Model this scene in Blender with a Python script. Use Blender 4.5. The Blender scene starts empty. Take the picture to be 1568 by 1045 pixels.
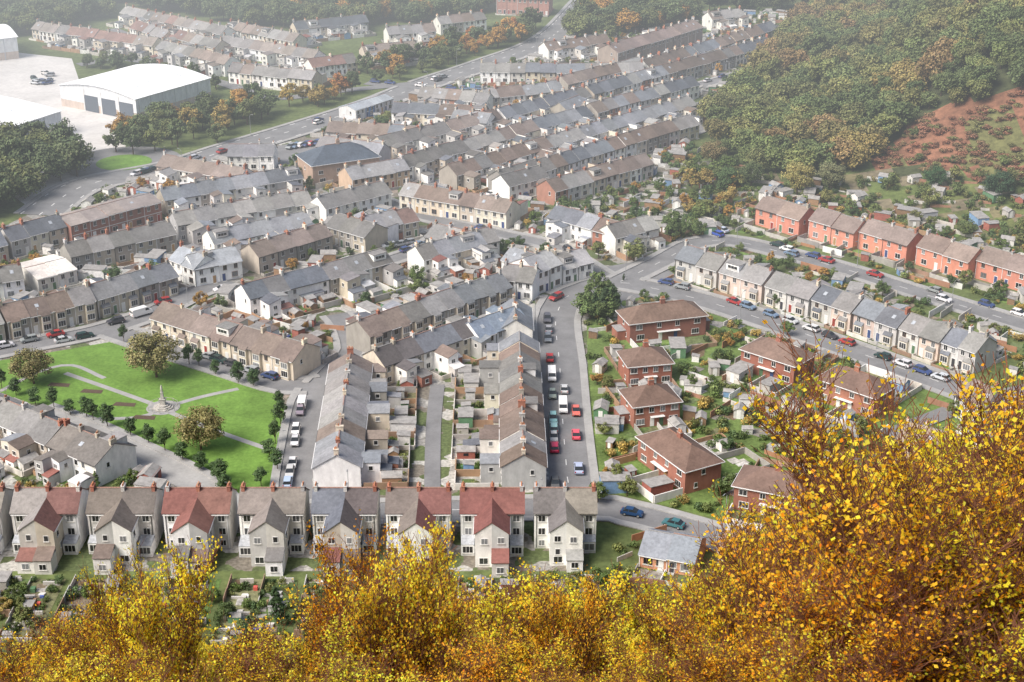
import bpy, math, random
import numpy as np
from mathutils import Vector, noise
random.seed(7); R=random.random; U=random.uniform; CH=random.choice
rng=np.random.default_rng(5)
TH=math.radians(23.5); FL=2300.0; HC=143.0; cT,sT=math.cos(TH),math.sin(TH)
def ray(u,v):
    w=522.5-v
    return (u-784.0, cT*FL+sT*w, -sT*FL+cT*w)
def G(u,v,z=0.0):
    d=ray(u,v); t=(z-HC)/d[2]; return (d[0]*t,d[1]*t)
def PX(x,y,z):
    zz=z-HC; dep=y*cT-zz*sT; up=y*sT+zz*cT
    return (784+FL*x/dep, 522.5-FL*up/dep)
def inpoly(px,py,poly):
    r=False;j=len(poly)-1
    for i in range(len(poly)):
        xi,yi=poly[i];xj,yj=poly[j]
        if (yi>py)!=(yj>py) and px<(xj-xi)*(py-yi)/(yj-yi)+xi: r=not r
        j=i
    return r
# ---------------- terrain ----------------
HB=[(420,300),(150,392),(96,452),(84,514),(104,600),(132,700),(150,800),(190,1000),(260,1800)]
def hilld(x,y):
    best=1e9;sg=1
    for i in range(len(HB)-1):
        ax,ay=HB[i];bx,by=HB[i+1];dx,dy=bx-ax,by-ay
        t=max(0,min(1,((x-ax)*dx+(y-ay)*dy)/(dx*dx+dy*dy)))
        ex,ey=x-ax-dx*t,y-ay-dy*t;d=math.hypot(ex,ey)
        if d<best: best=d;sg=1 if dx*ey-dy*ex<0 else -1
    return best*sg
def TZ(x,y):
    if y<181:
        z=141-.78*y
        if y<0: z=141
        n=noise.noise(Vector((x*.05,y*.05,3)))*1.5
        return max(0,z+n*min(1,abs(x)/20+.3)) if y>12 else z
    if x<40 and y<1100: return 0.0
    d=hilld(x,y)
    z=0
    if d>0:
        z=.16*min(d,32)
        if d>32: z+=.56*(d-32)
        z=min(z,150)+noise.noise(Vector((x*.02,y*.02,0)))*4*min(1,d/50)
    return z
# ---------------- materials ----------------
MATS={}
def mk(name):
    m=bpy.data.materials.new(name);m.use_nodes=True;nt=m.node_tree;b=nt.nodes['Principled BSDF'];MATS[name]=m
    return m,nt,b
def nd(nt,t,**k):
    n=nt.nodes.new(t)
    for a,v in k.items(): setattr(n,a,v)
    return n
def colmat(name,rough=.85,nscale=1.2,amt=.3,src='attr',stretch=None,spec=.3,amt2=0,n2=.2):
    m,nt,b=mk(name);L=nt.links.new
    if src=='attr':
        a=nd(nt,'ShaderNodeAttribute',attribute_name='Col');base=a.outputs['Color']
    elif src=='obj':
        a=nd(nt,'ShaderNodeObjectInfo');base=a.outputs['Color']
    else:
        a=nd(nt,'ShaderNodeRGB');a.outputs[0].default_value=(*src,1);base=a.outputs[0]
    g=nd(nt,'ShaderNodeNewGeometry')
    mp=nd(nt,'ShaderNodeMapping');mp.inputs['Scale'].default_value=stretch or (1,1,1);L(g.outputs['Position'],mp.inputs['Vector'])
    out=base
    for sc_,am in ((nscale,amt),(n2,amt2)):
        if not am: continue
        n=nd(nt,'ShaderNodeTexNoise');n.inputs['Scale'].default_value=sc_;n.inputs['Detail'].default_value=4;n.inputs['Roughness'].default_value=.7
        L(mp.outputs[0],n.inputs['Vector'])
        mr=nd(nt,'ShaderNodeMapRange');mr.inputs['From Min'].default_value=.3;mr.inputs['From Max'].default_value=.7
        mr.inputs['To Min'].default_value=1-am;mr.inputs['To Max'].default_value=1+am
        L(n.outputs['Fac'],mr.inputs['Value'])
        vm=nd(nt,'ShaderNodeVectorMath',operation='SCALE');L(out,vm.inputs[0]);L(mr.outputs[0],vm.inputs['Scale']);out=vm.outputs[0]
    L(out,b.inputs['Base Color']);b.inputs['Roughness'].default_value=rough;b.inputs['Specular IOR Level'].default_value=spec
    return m
colmat('wall',.9,.7,.16,stretch=(1,1,.5))
colmat('roof',.8,1.6,.2,amt2=.2,n2=.25)
colmat('glass',.12,2,.3,spec=.6)
colmat('trim',.6,2,.08)
colmat('brick',.9,2.5,.3)
colmat('yardmat',.95,1.2,.35,amt2=.2,n2=.3)
colmat('asphalt',.9,2.5,.08,src=(.2,.2,.205),amt2=.2,n2=.12)
colmat('pavement',.9,2,.1,src=(.33,.326,.32),amt2=.15,n2=.2)
colmat('marking',.7,3,.2,src=(.7,.7,.68))
colmat('lawn',.95,1.2,.22,src=(.13,.235,.045),amt2=.28,n2=.12)
colmat('roughlawn',.95,1.4,.35,src=(.12,.175,.05),amt2=.45,n2=.12)
colmat('carpaint',.35,.5,.03,src='obj',spec=.5)
colmat('objpaint',.85,1.5,.2,src='obj')
colmat('tyre',.9,3,.1,src=(.02,.02,.02))
colmat('carglass',.1,3,.1,src=(.025,.03,.035),spec=.6)
colmat('bark',.9,4,.3,src=(.1,.07,.05))
colmat('twig',.9,4,.3,src=(.16,.065,.035))
colmat('metal',.5,3,.1,src=(.3,.31,.32))
colmat('concrete',.9,.6,.1,src=(.6,.58,.56),amt2=.15,n2=.06)
colmat('stone',.9,1.5,.25,src=(.42,.4,.37))
def leafmat(name,trans):
    m,nt,b=mk(name);L=nt.links.new
    a=nd(nt,'ShaderNodeAttribute',attribute_name='Col');o=nd(nt,'ShaderNodeObjectInfo')
    mul=nd(nt,'ShaderNodeVectorMath',operation='MULTIPLY');L(a.outputs['Color'],mul.inputs[0]);L(o.outputs['Color'],mul.inputs[1])
    L(mul.outputs[0],b.inputs['Base Color']);b.inputs['Roughness'].default_value=.6;b.inputs['Specular IOR Level'].default_value=.2
    if trans:
        t=nd(nt,'ShaderNodeBsdfTranslucent');L(mul.outputs[0],t.inputs['Color'])
        mx=nd(nt,'ShaderNodeMixShader');mx.inputs[0].default_value=trans
        L(b.outputs[0],mx.inputs[1]);L(t.outputs[0],mx.inputs[2]);L(mx.outputs[0],nt.nodes['Material Output'].inputs['Surface'])
leafmat('leaf',0);leafmat('birchleaf',.5)
colmat('groundmat',.95,.5,.35,amt2=.35,n2=.06)
def townmat():
    m,nt,b=mk('townyard');L=nt.links.new
    g=nd(nt,'ShaderNodeNewGeometry')
    v=nd(nt,'ShaderNodeTexVoronoi',distance='MANHATTAN');v.inputs['Scale'].default_value=.28;L(g.outputs['Position'],v.inputs['Vector'])
    r=nd(nt,'ShaderNodeValToRGB');r.color_ramp.interpolation='CONSTANT';e=r.color_ramp.elements
    e[0].position=0;e[0].color=(.28,.27,.25,1);e[1].position=.25;e[1].color=(.1,.13,.05,1)
    for p,c in((.45,(.18,.16,.13,1)),(.6,(.4,.39,.36,1)),(.72,(.08,.1,.04,1)),(.85,(.28,.23,.19,1))):
        x=e.new(p);x.color=c
    L(v.outputs['Color'],r.inputs[0])
    n=nd(nt,'ShaderNodeTexNoise');n.inputs['Scale'].default_value=1.5;n.inputs['Detail'].default_value=5;L(g.outputs['Position'],n.inputs['Vector'])
    mr=nd(nt,'ShaderNodeMapRange');mr.inputs['From Min'].default_value=.3;mr.inputs['From Max'].default_value=.7;mr.inputs['To Min'].default_value=.6;mr.inputs['To Max'].default_value=1.35;L(n.outputs['Fac'],mr.inputs['Value'])
    s=nd(nt,'ShaderNodeVectorMath',operation='SCALE');L(r.outputs[0],s.inputs[0]);L(mr.outputs[0],s.inputs['Scale']);L(s.outputs[0],b.inputs['Base Color']);b.inputs['Roughness'].default_value=.95
townmat()
COL=bpy.context.scene.collection
def setcol(me,cols):
    at=me.color_attributes.new('Col','FLOAT_COLOR','CORNER')
    cnt=np.zeros(len(me.polygons),dtype=np.int32);me.polygons.foreach_get('loop_total',cnt)
    c=np.ones((len(cols),4),dtype=np.float32);c[:,:3]=np.array(cols,dtype=np.float32)[:,:3]
    at.data.foreach_set('color',np.repeat(c,cnt,axis=0).ravel())
def link(name,me,loc=(0,0,0),rz=0,sc=1,parent=None,color=None):
    o=bpy.data.objects.new(name,me);o.location=loc;o.rotation_euler[2]=rz
    o.scale=(sc,sc,sc) if not isinstance(sc,tuple) else sc
    if parent: o.parent=parent
    if color: o.color=(*color[:3],1)
    COL.objects.link(o);return o
def pymesh(name,V,F,mat,C=None):
    me=bpy.data.meshes.new(name);me.from_pydata(V,[],F)
    for m in (mat if isinstance(mat,(list,tuple)) else [mat]): me.materials.append(MATS[m])
    if C is not None: setcol(me,C)
    return me
def jit(c,a=.08):
    k=1+U(-a,a);return (c[0]*k*(1+U(-.02,.02)),c[1]*k,c[2]*k*(1+U(-.03,.03)))
class Fr:
    def __init__(s,A,B,hint='N'):
        s.L=math.dist(A,B);s.o=A;s.a=((B[0]-A[0])/s.L,(B[1]-A[1])/s.L);n=(-s.a[1],s.a[0])
        h={'N':(0,1),'S':(0,-1),'E':(1,0),'W':(-1,0)}[hint]
        if n[0]*h[0]+n[1]*h[1]<0:n=(-n[0],-n[1])
        s.n=n
    def p(s,x,y,z=0): return (s.o[0]+s.a[0]*x+s.n[0]*y, s.o[1]+s.a[1]*x+s.n[1]*y, z)
MATOF={'walls':'wall','roof':'roof','windows':'glass','frames':'trim','door':'trim','chimneys':'brick','pots':'brick','gutters':'trim','stonework':'wall'}
class OB:
    def __init__(s,fr): s.fr=fr;s.P={}
    def add(s,part,pts,faces,col):
        q=s.P.setdefault(part,([],[],[]));b=len(q[0])
        q[0].extend(pts);q[1].extend([tuple(b+i for i in f) for f in faces]);q[2].extend([col]*len(faces))
    def box(s,part,x0,x1,y0,y1,z0,z1,col):
        p=s.fr.p
        s.add(part,[p(x0,y0,z0),p(x1,y0,z0),p(x1,y1,z0),p(x0,y1,z0),p(x0,y0,z1),p(x1,y0,z1),p(x1,y1,z1),p(x0,y1,z1)],
          [(0,1,5,4),(1,2,6,5),(2,3,7,6),(3,0,4,7),(4,5,6,7)],col)
    def slab(s,part,q,th,col):
        p=s.fr.p;t=[p(*a) for a in q];b=[p(a[0],a[1],a[2]-th) for a in q];n=len(q)
        s.add(part,t+b,[tuple(range(n)),tuple(range(2*n-1,n-1,-1))]+[(i,(i+1)%n,n+(i+1)%n,n+i) for i in range(n)],col)
    def poly(s,part,q,col): s.add(part,[s.fr.p(*a) for a in q],[tuple(range(len(q)))],col)
    def pot(s,x,y,z,col,r=.13,h=.55):
        P=[];n=6
        for k in range(n):
            a=k*math.tau/n;P.append(s.fr.p(x+r*math.cos(a),y+r*math.sin(a),z))
        for k in range(n):
            a=k*math.tau/n;P.append(s.fr.p(x+r*.8*math.cos(a),y+r*.8*math.sin(a),z+h))
        s.add('pots',P,[(k,(k+1)%n,n+(k+1)%n,n+k) for k in range(n)]+[tuple(range(n,2*n))],col)
    def win(s,kind,pos,out,c,z,w,h,mull=1,fc=(.82,.82,.81),sill=True):
        def bx(part,c0,c1,d,z0,z1,col):
            a,b=(pos,pos+out*d) if out>0 else (pos+out*d,pos)
            if kind=='y': s.box(part,c0,c1,a,b,z0,z1,col)
            else: s.box(part,a,b,c0,c1,z0,z1,col)
        g=U(.02,.06) if R()<.75 else U(.1,.25)
        bx('frames',c-w/2,c+w/2,.05,z-h/2,z+h/2,fc)
        e=.08
        if mull and w>1.0:
            k=2 if w<1.9 else 3;ww=(w-e*(k+1))/k
            for i in range(k):
                x0=c-w/2+e+i*(ww+e);bx('windows',x0,x0+ww,.07,z-h/2+e,z+h/2-e,(g,g*1.03,g*1.08))
        else: bx('windows',c-w/2+e,c+w/2-e,.07,z-h/2+e,z+h/2-e,(g,g*1.03,g*1.08))
        if sill: bx('frames',c-w/2-.1,c+w/2+.1,.16,z-h/2-.12,z-h/2-.02,(.6,.59,.56))
    def emit(s,name,extra=None):
        cx,cy,_=s.fr.p(s.fr.L/2,2)
        e=bpy.data.objects.new(name,None);e.location=(cx,cy,0);COL.objects.link(e)
        for k,(V,F,C) in s.P.items():
            me=pymesh(name+'_'+k,[(v[0]-cx,v[1]-cy,v[2]) for v in V],F,MATOF.get(k,'wall'),C)
            o=bpy.data.objects.new(k,me);o.parent=e;COL.objects.link(o)
        return e
OCC=[];GARD=[];ROADS=[];_cache=[None,None,-1,-1]
def occ_add(fr,x0,x1,y0,y1,L=None): (OCC if L is None else L).append((fr.o[0],fr.o[1],fr.a[0],fr.a[1],fr.n[0],fr.n[1],x0,x1,y0,y1))
def hit(L,x,y,m=0.0):
    if not L: return False
    i=0 if L is OCC else 1
    if _cache[i+2]!=len(L): _cache[i]=np.array(L);_cache[i+2]=len(L)
    a=_cache[i];dx=x-a[:,0];dy=y-a[:,1]
    lx=dx*a[:,2]+dy*a[:,3];ly=dx*a[:,4]+dy*a[:,5]
    return bool(np.any((lx>a[:,6]-m)&(lx<a[:,7]+m)&(ly>a[:,8]-m)&(ly<a[:,9]+m)))
def rdist(x,y,skip=None):
    b=1e9
    for k,(W,w) in enumerate(ROADS):
        if k==skip: continue
        a=W[:-1];d=W[1:]-a;e=np.array([x,y])-a
        t=np.clip((e*d).sum(1)/(d*d).sum(1),0,1);q=e-d*t[:,None]
        b=min(b,float(np.sqrt((q*q).sum(1)).min())-w/2)
    return b
STONE=[(.36,.33,.29),(.42,.38,.32),(.32,.305,.28),(.48,.43,.36)]
CREAM=[(.62,.55,.44),(.66,.59,.48),(.54,.48,.4),(.7,.66,.56)]
WHITE=[(.86,.86,.85),(.82,.82,.82),(.78,.765,.73),(.86,.85,.81)]
GREY=[(.5,.49,.475),(.56,.545,.525),(.42,.415,.41),(.62,.61,.59)]
MIX=STONE+CREAM+WHITE+GREY+STONE+[(.38,.2,.15)]+WHITE
BRICK=[(.34,.14,.1),(.38,.17,.12),(.31,.14,.105)]
SALM=[(.66,.28,.2),(.63,.27,.2),(.69,.31,.23)]
PINK=[(.64,.47,.41),(.67,.55,.48),(.56,.46,.41),(.72,.68,.62)]
RSL=[(.15,.16,.185),(.185,.2,.225),(.12,.13,.15),(.24,.25,.27)]
RGR=[(.245,.238,.235),(.21,.205,.2),(.28,.275,.27),(.175,.17,.165)]
RBR=[(.18,.14,.12),(.205,.165,.145),(.15,.122,.108),(.225,.185,.165)]
RRD=[(.23,.1,.085),(.2,.1,.085)]
RMX=RSL+RSL+RGR+RBR+[RRD[0]]
DOORC=[(.05,.05,.06),(.3,.05,.04),(.7,.7,.68),(.05,.08,.2),(.1,.18,.1),(.4,.25,.12),(.75,.75,.74)]
POTC=[(.5,.22,.12),(.55,.36,.24),(.45,.19,.1)]
ROWS=[]
def terrace(a,b,hint='N',unit=5.6,D=8,eave=5.1,rise=2.6,wall=MIX,roof=RMX,ext='back',bay=False,g=14,fg=2.0,name='terraced_house_row',n=None,band=None,uniform=False,chim=True,vr=.45):
    A,B=G(*a),G(*b)
    fr=Fr(A,B,hint);o=OB(fr);n=n or max(1,round(fr.L/unit));w=fr.L/n
    occ_add(fr,0,fr.L,0,D)
    wc0=CH(wall);rc0=CH(roof);zs=0;rcc=rc0
    for i in range(n):
        x0,x1=i*w,(i+1)*w
        wc=jit(wc0 if uniform else CH(wall),.06)
        if R()<vr and not uniform: rcc=CH(roof)
        rc=jit(rcc,.15)
        if R()<.4: zs=U(-.25,.25)
        E=eave+zs;T=E+rise
        o.box('walls',x0,x1,0,D,0,E,wc)
        for xx in ((x0+.005,) if i else (0,))+((x1,) if i==n-1 else (x1-.005,)):
            o.poly('walls',[(xx,0,E),(xx,D,E),(xx,D/2,T-.05)],wc)
        xo0=x0-(.18 if i==0 else 0);xo1=x1+(.18 if i==n-1 else 0)
        sl=rise/(D/2)
        o.slab('roof',[(xo0,-.35,E-.35*sl+.1),(xo1,-.35,E-.35*sl+.1),(xo1,D/2,T+.1),(xo0,D/2,T+.1)],.14,rc)
        rb=jit(rc,.12)
        o.slab('roof',[(xo0,D+.35,E-.35*sl+.1),(xo1,D+.35,E-.35*sl+.1),(xo1,D/2+.003,T+.1),(xo0,D/2+.003,T+.1)],.14,rb)
        o.box('pots',xo0,xo1,D/2-.12,D/2+.12,T+.06,T+.18,jit((.3,.2,.17) if R()<.4 else (.3,.29,.28)))
        gc=(.08,.08,.08) if R()<.4 else (.75,.75,.75)
        o.box('gutters',x0+.01,x1-.01,-.46,-.36,E-.35*sl-.12,E-.35*sl+.02,gc)
        o.box('gutters',x0+.01,x1-.01,D+.36,D+.46,E-.35*sl-.12,E-.35*sl+.02,gc)
        if R()<.2:
            for sd in ((1,-1) if R()<.3 else (CH([1,-1]),)):
                yy=D*.25 if sd>0 else D*.75;zz=E+rise*.5+.13;q=.45*sl*sd;xk=x0+w*U(.25,.6)
                o.slab('windows',[(xk,yy-.45,zz-q+.05),(xk+.9,yy-.45,zz-q+.05),(xk+.9,yy+.45,zz+q+.05),(xk,yy+.45,zz+q+.05)],.04,(.4,.43,.47))
        if chim and R()<.07:
            sd=CH([0,1]);xa,xb=x0+w*.2,x0+w*.8
            ya,yb=(1.0,D/2) if sd==0 else (D/2,D-1.0)
            o.box('stonework',xa,xb,ya,yb,E,T-.15,jit(CH(WHITE+GREY)));o.box('roof',xa-.15,xb+.15,ya-.15,yb+.15,T-.14,T-.02,jit(CH(RGR)))
            o.win('y',ya if sd==0 else yb,-1 if sd==0 else 1,(xa+xb)/2,T-.95,w*.45,.9)
        for side in ('front','back'):
            pos,out=(0,-1) if side=='front' else (D,1)
            isx=(ext==side) or ext=='both'
            fl=(i%2==0)
            if not isx:
                m=(lambda q:x0+w*(q if fl else 1-q))
                fcol=CH([(.82,.82,.81)]*5+[(.3,.2,.15)])
                o.win('y',pos,out,m(.27),E-1.15,1.05,1.35,fc=fcol);o.win('y',pos,out,m(.73),E-1.15,1.05,1.35,fc=fcol)
                dx=m(.8);ya,yb=sorted((pos,pos+out*.06));o.box('frames',dx-.52,dx+.52,ya,yb,.1,2.3,(.75,.74,.72))
                ya,yb=sorted((pos,pos+out*.08));o.box('door',dx-.42,dx+.42,ya,yb,.12,2.15,CH(DOORC))
                ya,yb=sorted((pos,pos+out*.8));o.box('stonework',dx-.6,dx+.6,ya,yb,0,.15,(.4,.4,.38))
                if bay:
                    c=m(.33);ya,yb=sorted((pos,pos+out*.7));bh=2.7 if bay==1 else E-.4
                    o.box('stonework',c-1.1,c+1.1,ya,yb,0,bh,jit((.68,.61,.5)))
                    rr=[(c-1.2,pos+out*.85,bh),(c+1.2,pos+out*.85,bh),(c+1.2,pos,bh+.75),(c-1.2,pos,bh+.75)]
                    o.slab('roof',rr,.1,rc)
                    o.win('y',pos+out*.7,out,c,1.55,1.9,1.5)
                    if bay==2:o.win('y',pos+out*.7,out,c,E-1.35,1.9,1.4)
                else: o.win('y',pos,out,m(.33),1.5,1.7,1.45,fc=fcol)
                if band:
                    ya,yb=sorted((pos,pos+out*.04))
                    o.box('stonework',x0+.02,x1-.02,ya,yb,2.65,2.85,band)
                ya,yb=sorted((pos,pos+out*.12));o.box('gutters',x0+.05,x0+.17,ya,yb,.1,E-.2,gc)
            else:
                ew=w*U(.5,.62);de=U(2.8,5.4);ec=wc if R()<.3 else jit(CH(WHITE+GREY+CREAM+WHITE));ze=U(4.0,E-.25);zp=ze+U(.5,1.0)
                if zp>E+.3: zp=E+.3
                xa,xb,za,zb=(x1-ew,x1,ze,zp) if fl else (x0,x0+ew,zp,ze)
                if R()<.25: de=1.5;za=zb=2.6
                y0,y1=pos,pos+out*de
                o.poly('walls',[(xa,y0,0),(xa,y1,0),(xa,y1,za),(xa,y0,za)],ec)
                o.poly('walls',[(xb,y0,0),(xb,y1,0),(xb,y1,zb),(xb,y0,zb)],ec)
                o.poly('walls',[(xa,y1,0),(xb,y1,0),(xb,y1,zb),(xa,y1,za)],ec)
                oo=.15;er=jit(rb if R()<.6 else CH(RMX),.18)
                o.slab('roof',[(xa-(oo if fl else -.01),y0,za+.1),(xb+(-.01 if fl else oo),y0,zb+.1),(xb+(-.01 if fl else oo),y1+out*oo,zb+.1),(xa-(oo if fl else -.01),y1+out*oo,za+.1)],.12,er)
                cx=(xa+xb)/2
                if za>3: o.win('y',y1,out,cx,3.4,1.1,1.0)
                o.win('y',y1,out,cx,1.4,1.2,1.1)
                mx=x0+w*.22 if fl else x1-w*.22
                o.win('y',pos,out,mx,E-1.2,1.0,1.25);o.win('y',pos,out,mx,1.4,1.1,1.3)
                xs,so=(xa,-1) if fl else (xb,1)
                if za>3:o.win('x',xs,so,pos+out*de*.5,3.3,.9,1.0)
                if R()<.65:
                    l=U(1.2,3.4);hh=U(2.1,2.7);lx0,lx1=(xa,xb) if R()<.5 else (xa+.3,xb-.2)
                    ya,yb=sorted((y1,y1+out*l));lc=jit(CH(WHITE+GREY+BRICK))
                    o.box('walls',lx0,lx1,ya,yb,0,hh,lc)
                    o.slab('roof',[(lx0-.1,y1,hh+.5),(lx1+.1,y1,hh+.5),(lx1+.1,y1+out*(l+.12),hh+.08),(lx0-.1,y1+out*(l+.12),hh+.08)],.1,jit(CH(RGR+RSL+RRD+[(.6,.6,.6),(.5,.5,.5)])))
                    o.win('y',y1+out*l,out,(lx0+lx1)/2,1.3,1.0,1.0)
                    de+=l
        if chim:
            xs=[x0] if i else [.35]
            if i==n-1: xs.append(fr.L-.35)
            for xc in xs:
                if R()<.18: continue
                cc=jit(CH(BRICK+GREY+CREAM[:2]+STONE));hh=U(.6,1.25);yl=U(.35,.75)
                o.box('chimneys',xc-.3,xc+.3,D/2-yl,D/2+yl,T-.6,T+hh,cc)
                o.box('chimneys',xc-.37,xc+.37,D/2-yl-.07,D/2+yl+.07,T+hh-.16,T+hh-.02,jit(cc,.2))
                for k in range(int(U(2,5))): o.pot(xc,D/2-yl+.2+k*(2*yl-.4)/3,T+hh,CH(POTC),h=U(.3,.6))
                if R()<.25:
                    o.box('pots',xc-.02,xc+.02,D/2-.02,D/2+.02,T+hh,T+hh+1.6,(.2,.2,.2));o.box('pots',xc-.5,xc+.5,D/2-.025,D/2+.025,T+hh+1.4,T+hh+1.45,(.2,.2,.2))
    if R()<.5:o.win('x',0,-1,D*.3,eave-1.3,.8,1.1)
    if R()<.5:o.win('x',fr.L,1,D*.3,eave-1.3,.8,1.1)
    o.emit(name)
    ROWS.append(dict(fr=fr,n=n,w=w,D=D,ext=ext,g=g,fg=fg))
def hipho(a,b,hint='N',D=8.5,eave=5.2,rise=2.7,wall=BRICK,roof=[(.165,.11,.09),(.185,.125,.1)],name='semi_detached_brick_house',g=12,fg=7):
    fr=Fr(G(*a),G(*b),hint);o=OB(fr);L=fr.L;occ_add(fr,0,L,0,D);wc=jit(CH(wall));rc=jit(CH(roof))
    o.box('walls',0,L,0,D,0,eave,wc);v=.45;T=eave+rise;h=min(D/2,L/2-.3);z0=eave-.05
    P=[(-v,-v,z0),(L+v,-v,z0),(L+v,D+v,z0),(-v,D+v,z0),(h,D/2,T),(L-h,D/2,T)]
    o.add('roof',[fr.p(*q) for q in P],[(0,1,5,4),(1,2,5),(2,3,4,5),(3,0,4),(0,1,2,3)],rc)
    o.box('pots',h,L-h,D/2-.12,D/2+.12,T-.06,T+.08,(.27,.15,.11))
    gw=(.78,.78,.78)
    o.box('gutters',-v-.02,L+v+.02,-v-.1,-v,z0-.14,z0+.02,gw);o.box('gutters',-v-.02,L+v+.02,D+v,D+v+.1,z0-.14,z0+.02,gw)
    o.box('gutters',-v-.1,-v-.03,-v,D+v,z0-.14,z0+.02,gw);o.box('gutters',L+v+.03,L+v+.1,-v,D+v,z0-.14,z0+.02,gw)
    for pos,out in ((0,-1),(D,1)):
        for f in (.12,.38,.62,.88): o.win('y',pos,out,L*f,4.0,1.6 if f in(.12,.88) else 1.1,1.2)
        for f in (.14,.86): o.win('y',pos,out,L*f,1.45,1.9,1.3)
        for f in (.4,.6):
            ya,yb=sorted((pos,pos+out*.06));o.box('door',L*f-.45,L*f+.45,ya,yb,.1,2.15,CH(DOORC))
        ya,yb=sorted((pos,pos+out*.9));o.box('frames',L*.35,L*.65,ya,yb,2.4,2.5,(.75,.75,.74))
    for pos,out in ((0,-1),(L,1)):
        o.win('x',pos,out,D*.5,4.0,.9,1.1);o.win('x',pos,out,D*.3,1.5,.8,1.1)
        if R()<.6:
            xa,xb=sorted((pos,pos+out*2.2));o.box('stonework',xa,xb,D*.3,D*.75,0,2.4,jit(CH(BRICK+WHITE)));o.box('roof',xa-.1,xb+.1,D*.3-.1,D*.75+.1,2.41,2.52,(.3,.3,.3))
    for xc in (L/2,):
        o.box('chimneys',xc-.6,xc+.6,D/2-.35,D/2+.35,T-.5,T+1.1,jit(wc));o.box('chimneys',xc-.66,xc+.66,D/2-.41,D/2+.41,T+.95,T+1.09,(.4,.35,.3))
        for k in range(4):o.pot(xc-.42+.28*k,D/2,T+1.1,CH(POTC))
    o.emit(name);ROWS.append(dict(fr=fr,n=2,w=L/2,D=D,ext='back',g=g,fg=fg))
SRC=[((.25,.235,.23),(.19,.1,.09)),((.17,.145,.13),(.15,.13,.12)),((.2,.09,.08),(.19,.1,.085)),((.23,.2,.185),(.21,.19,.175)),((.145,.16,.195),(.11,.095,.095)),((.19,.16,.145),(.21,.1,.09)),((.2,.085,.075),(.2,.09,.08)),((.15,.14,.135),(.21,.195,.17))]
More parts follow.
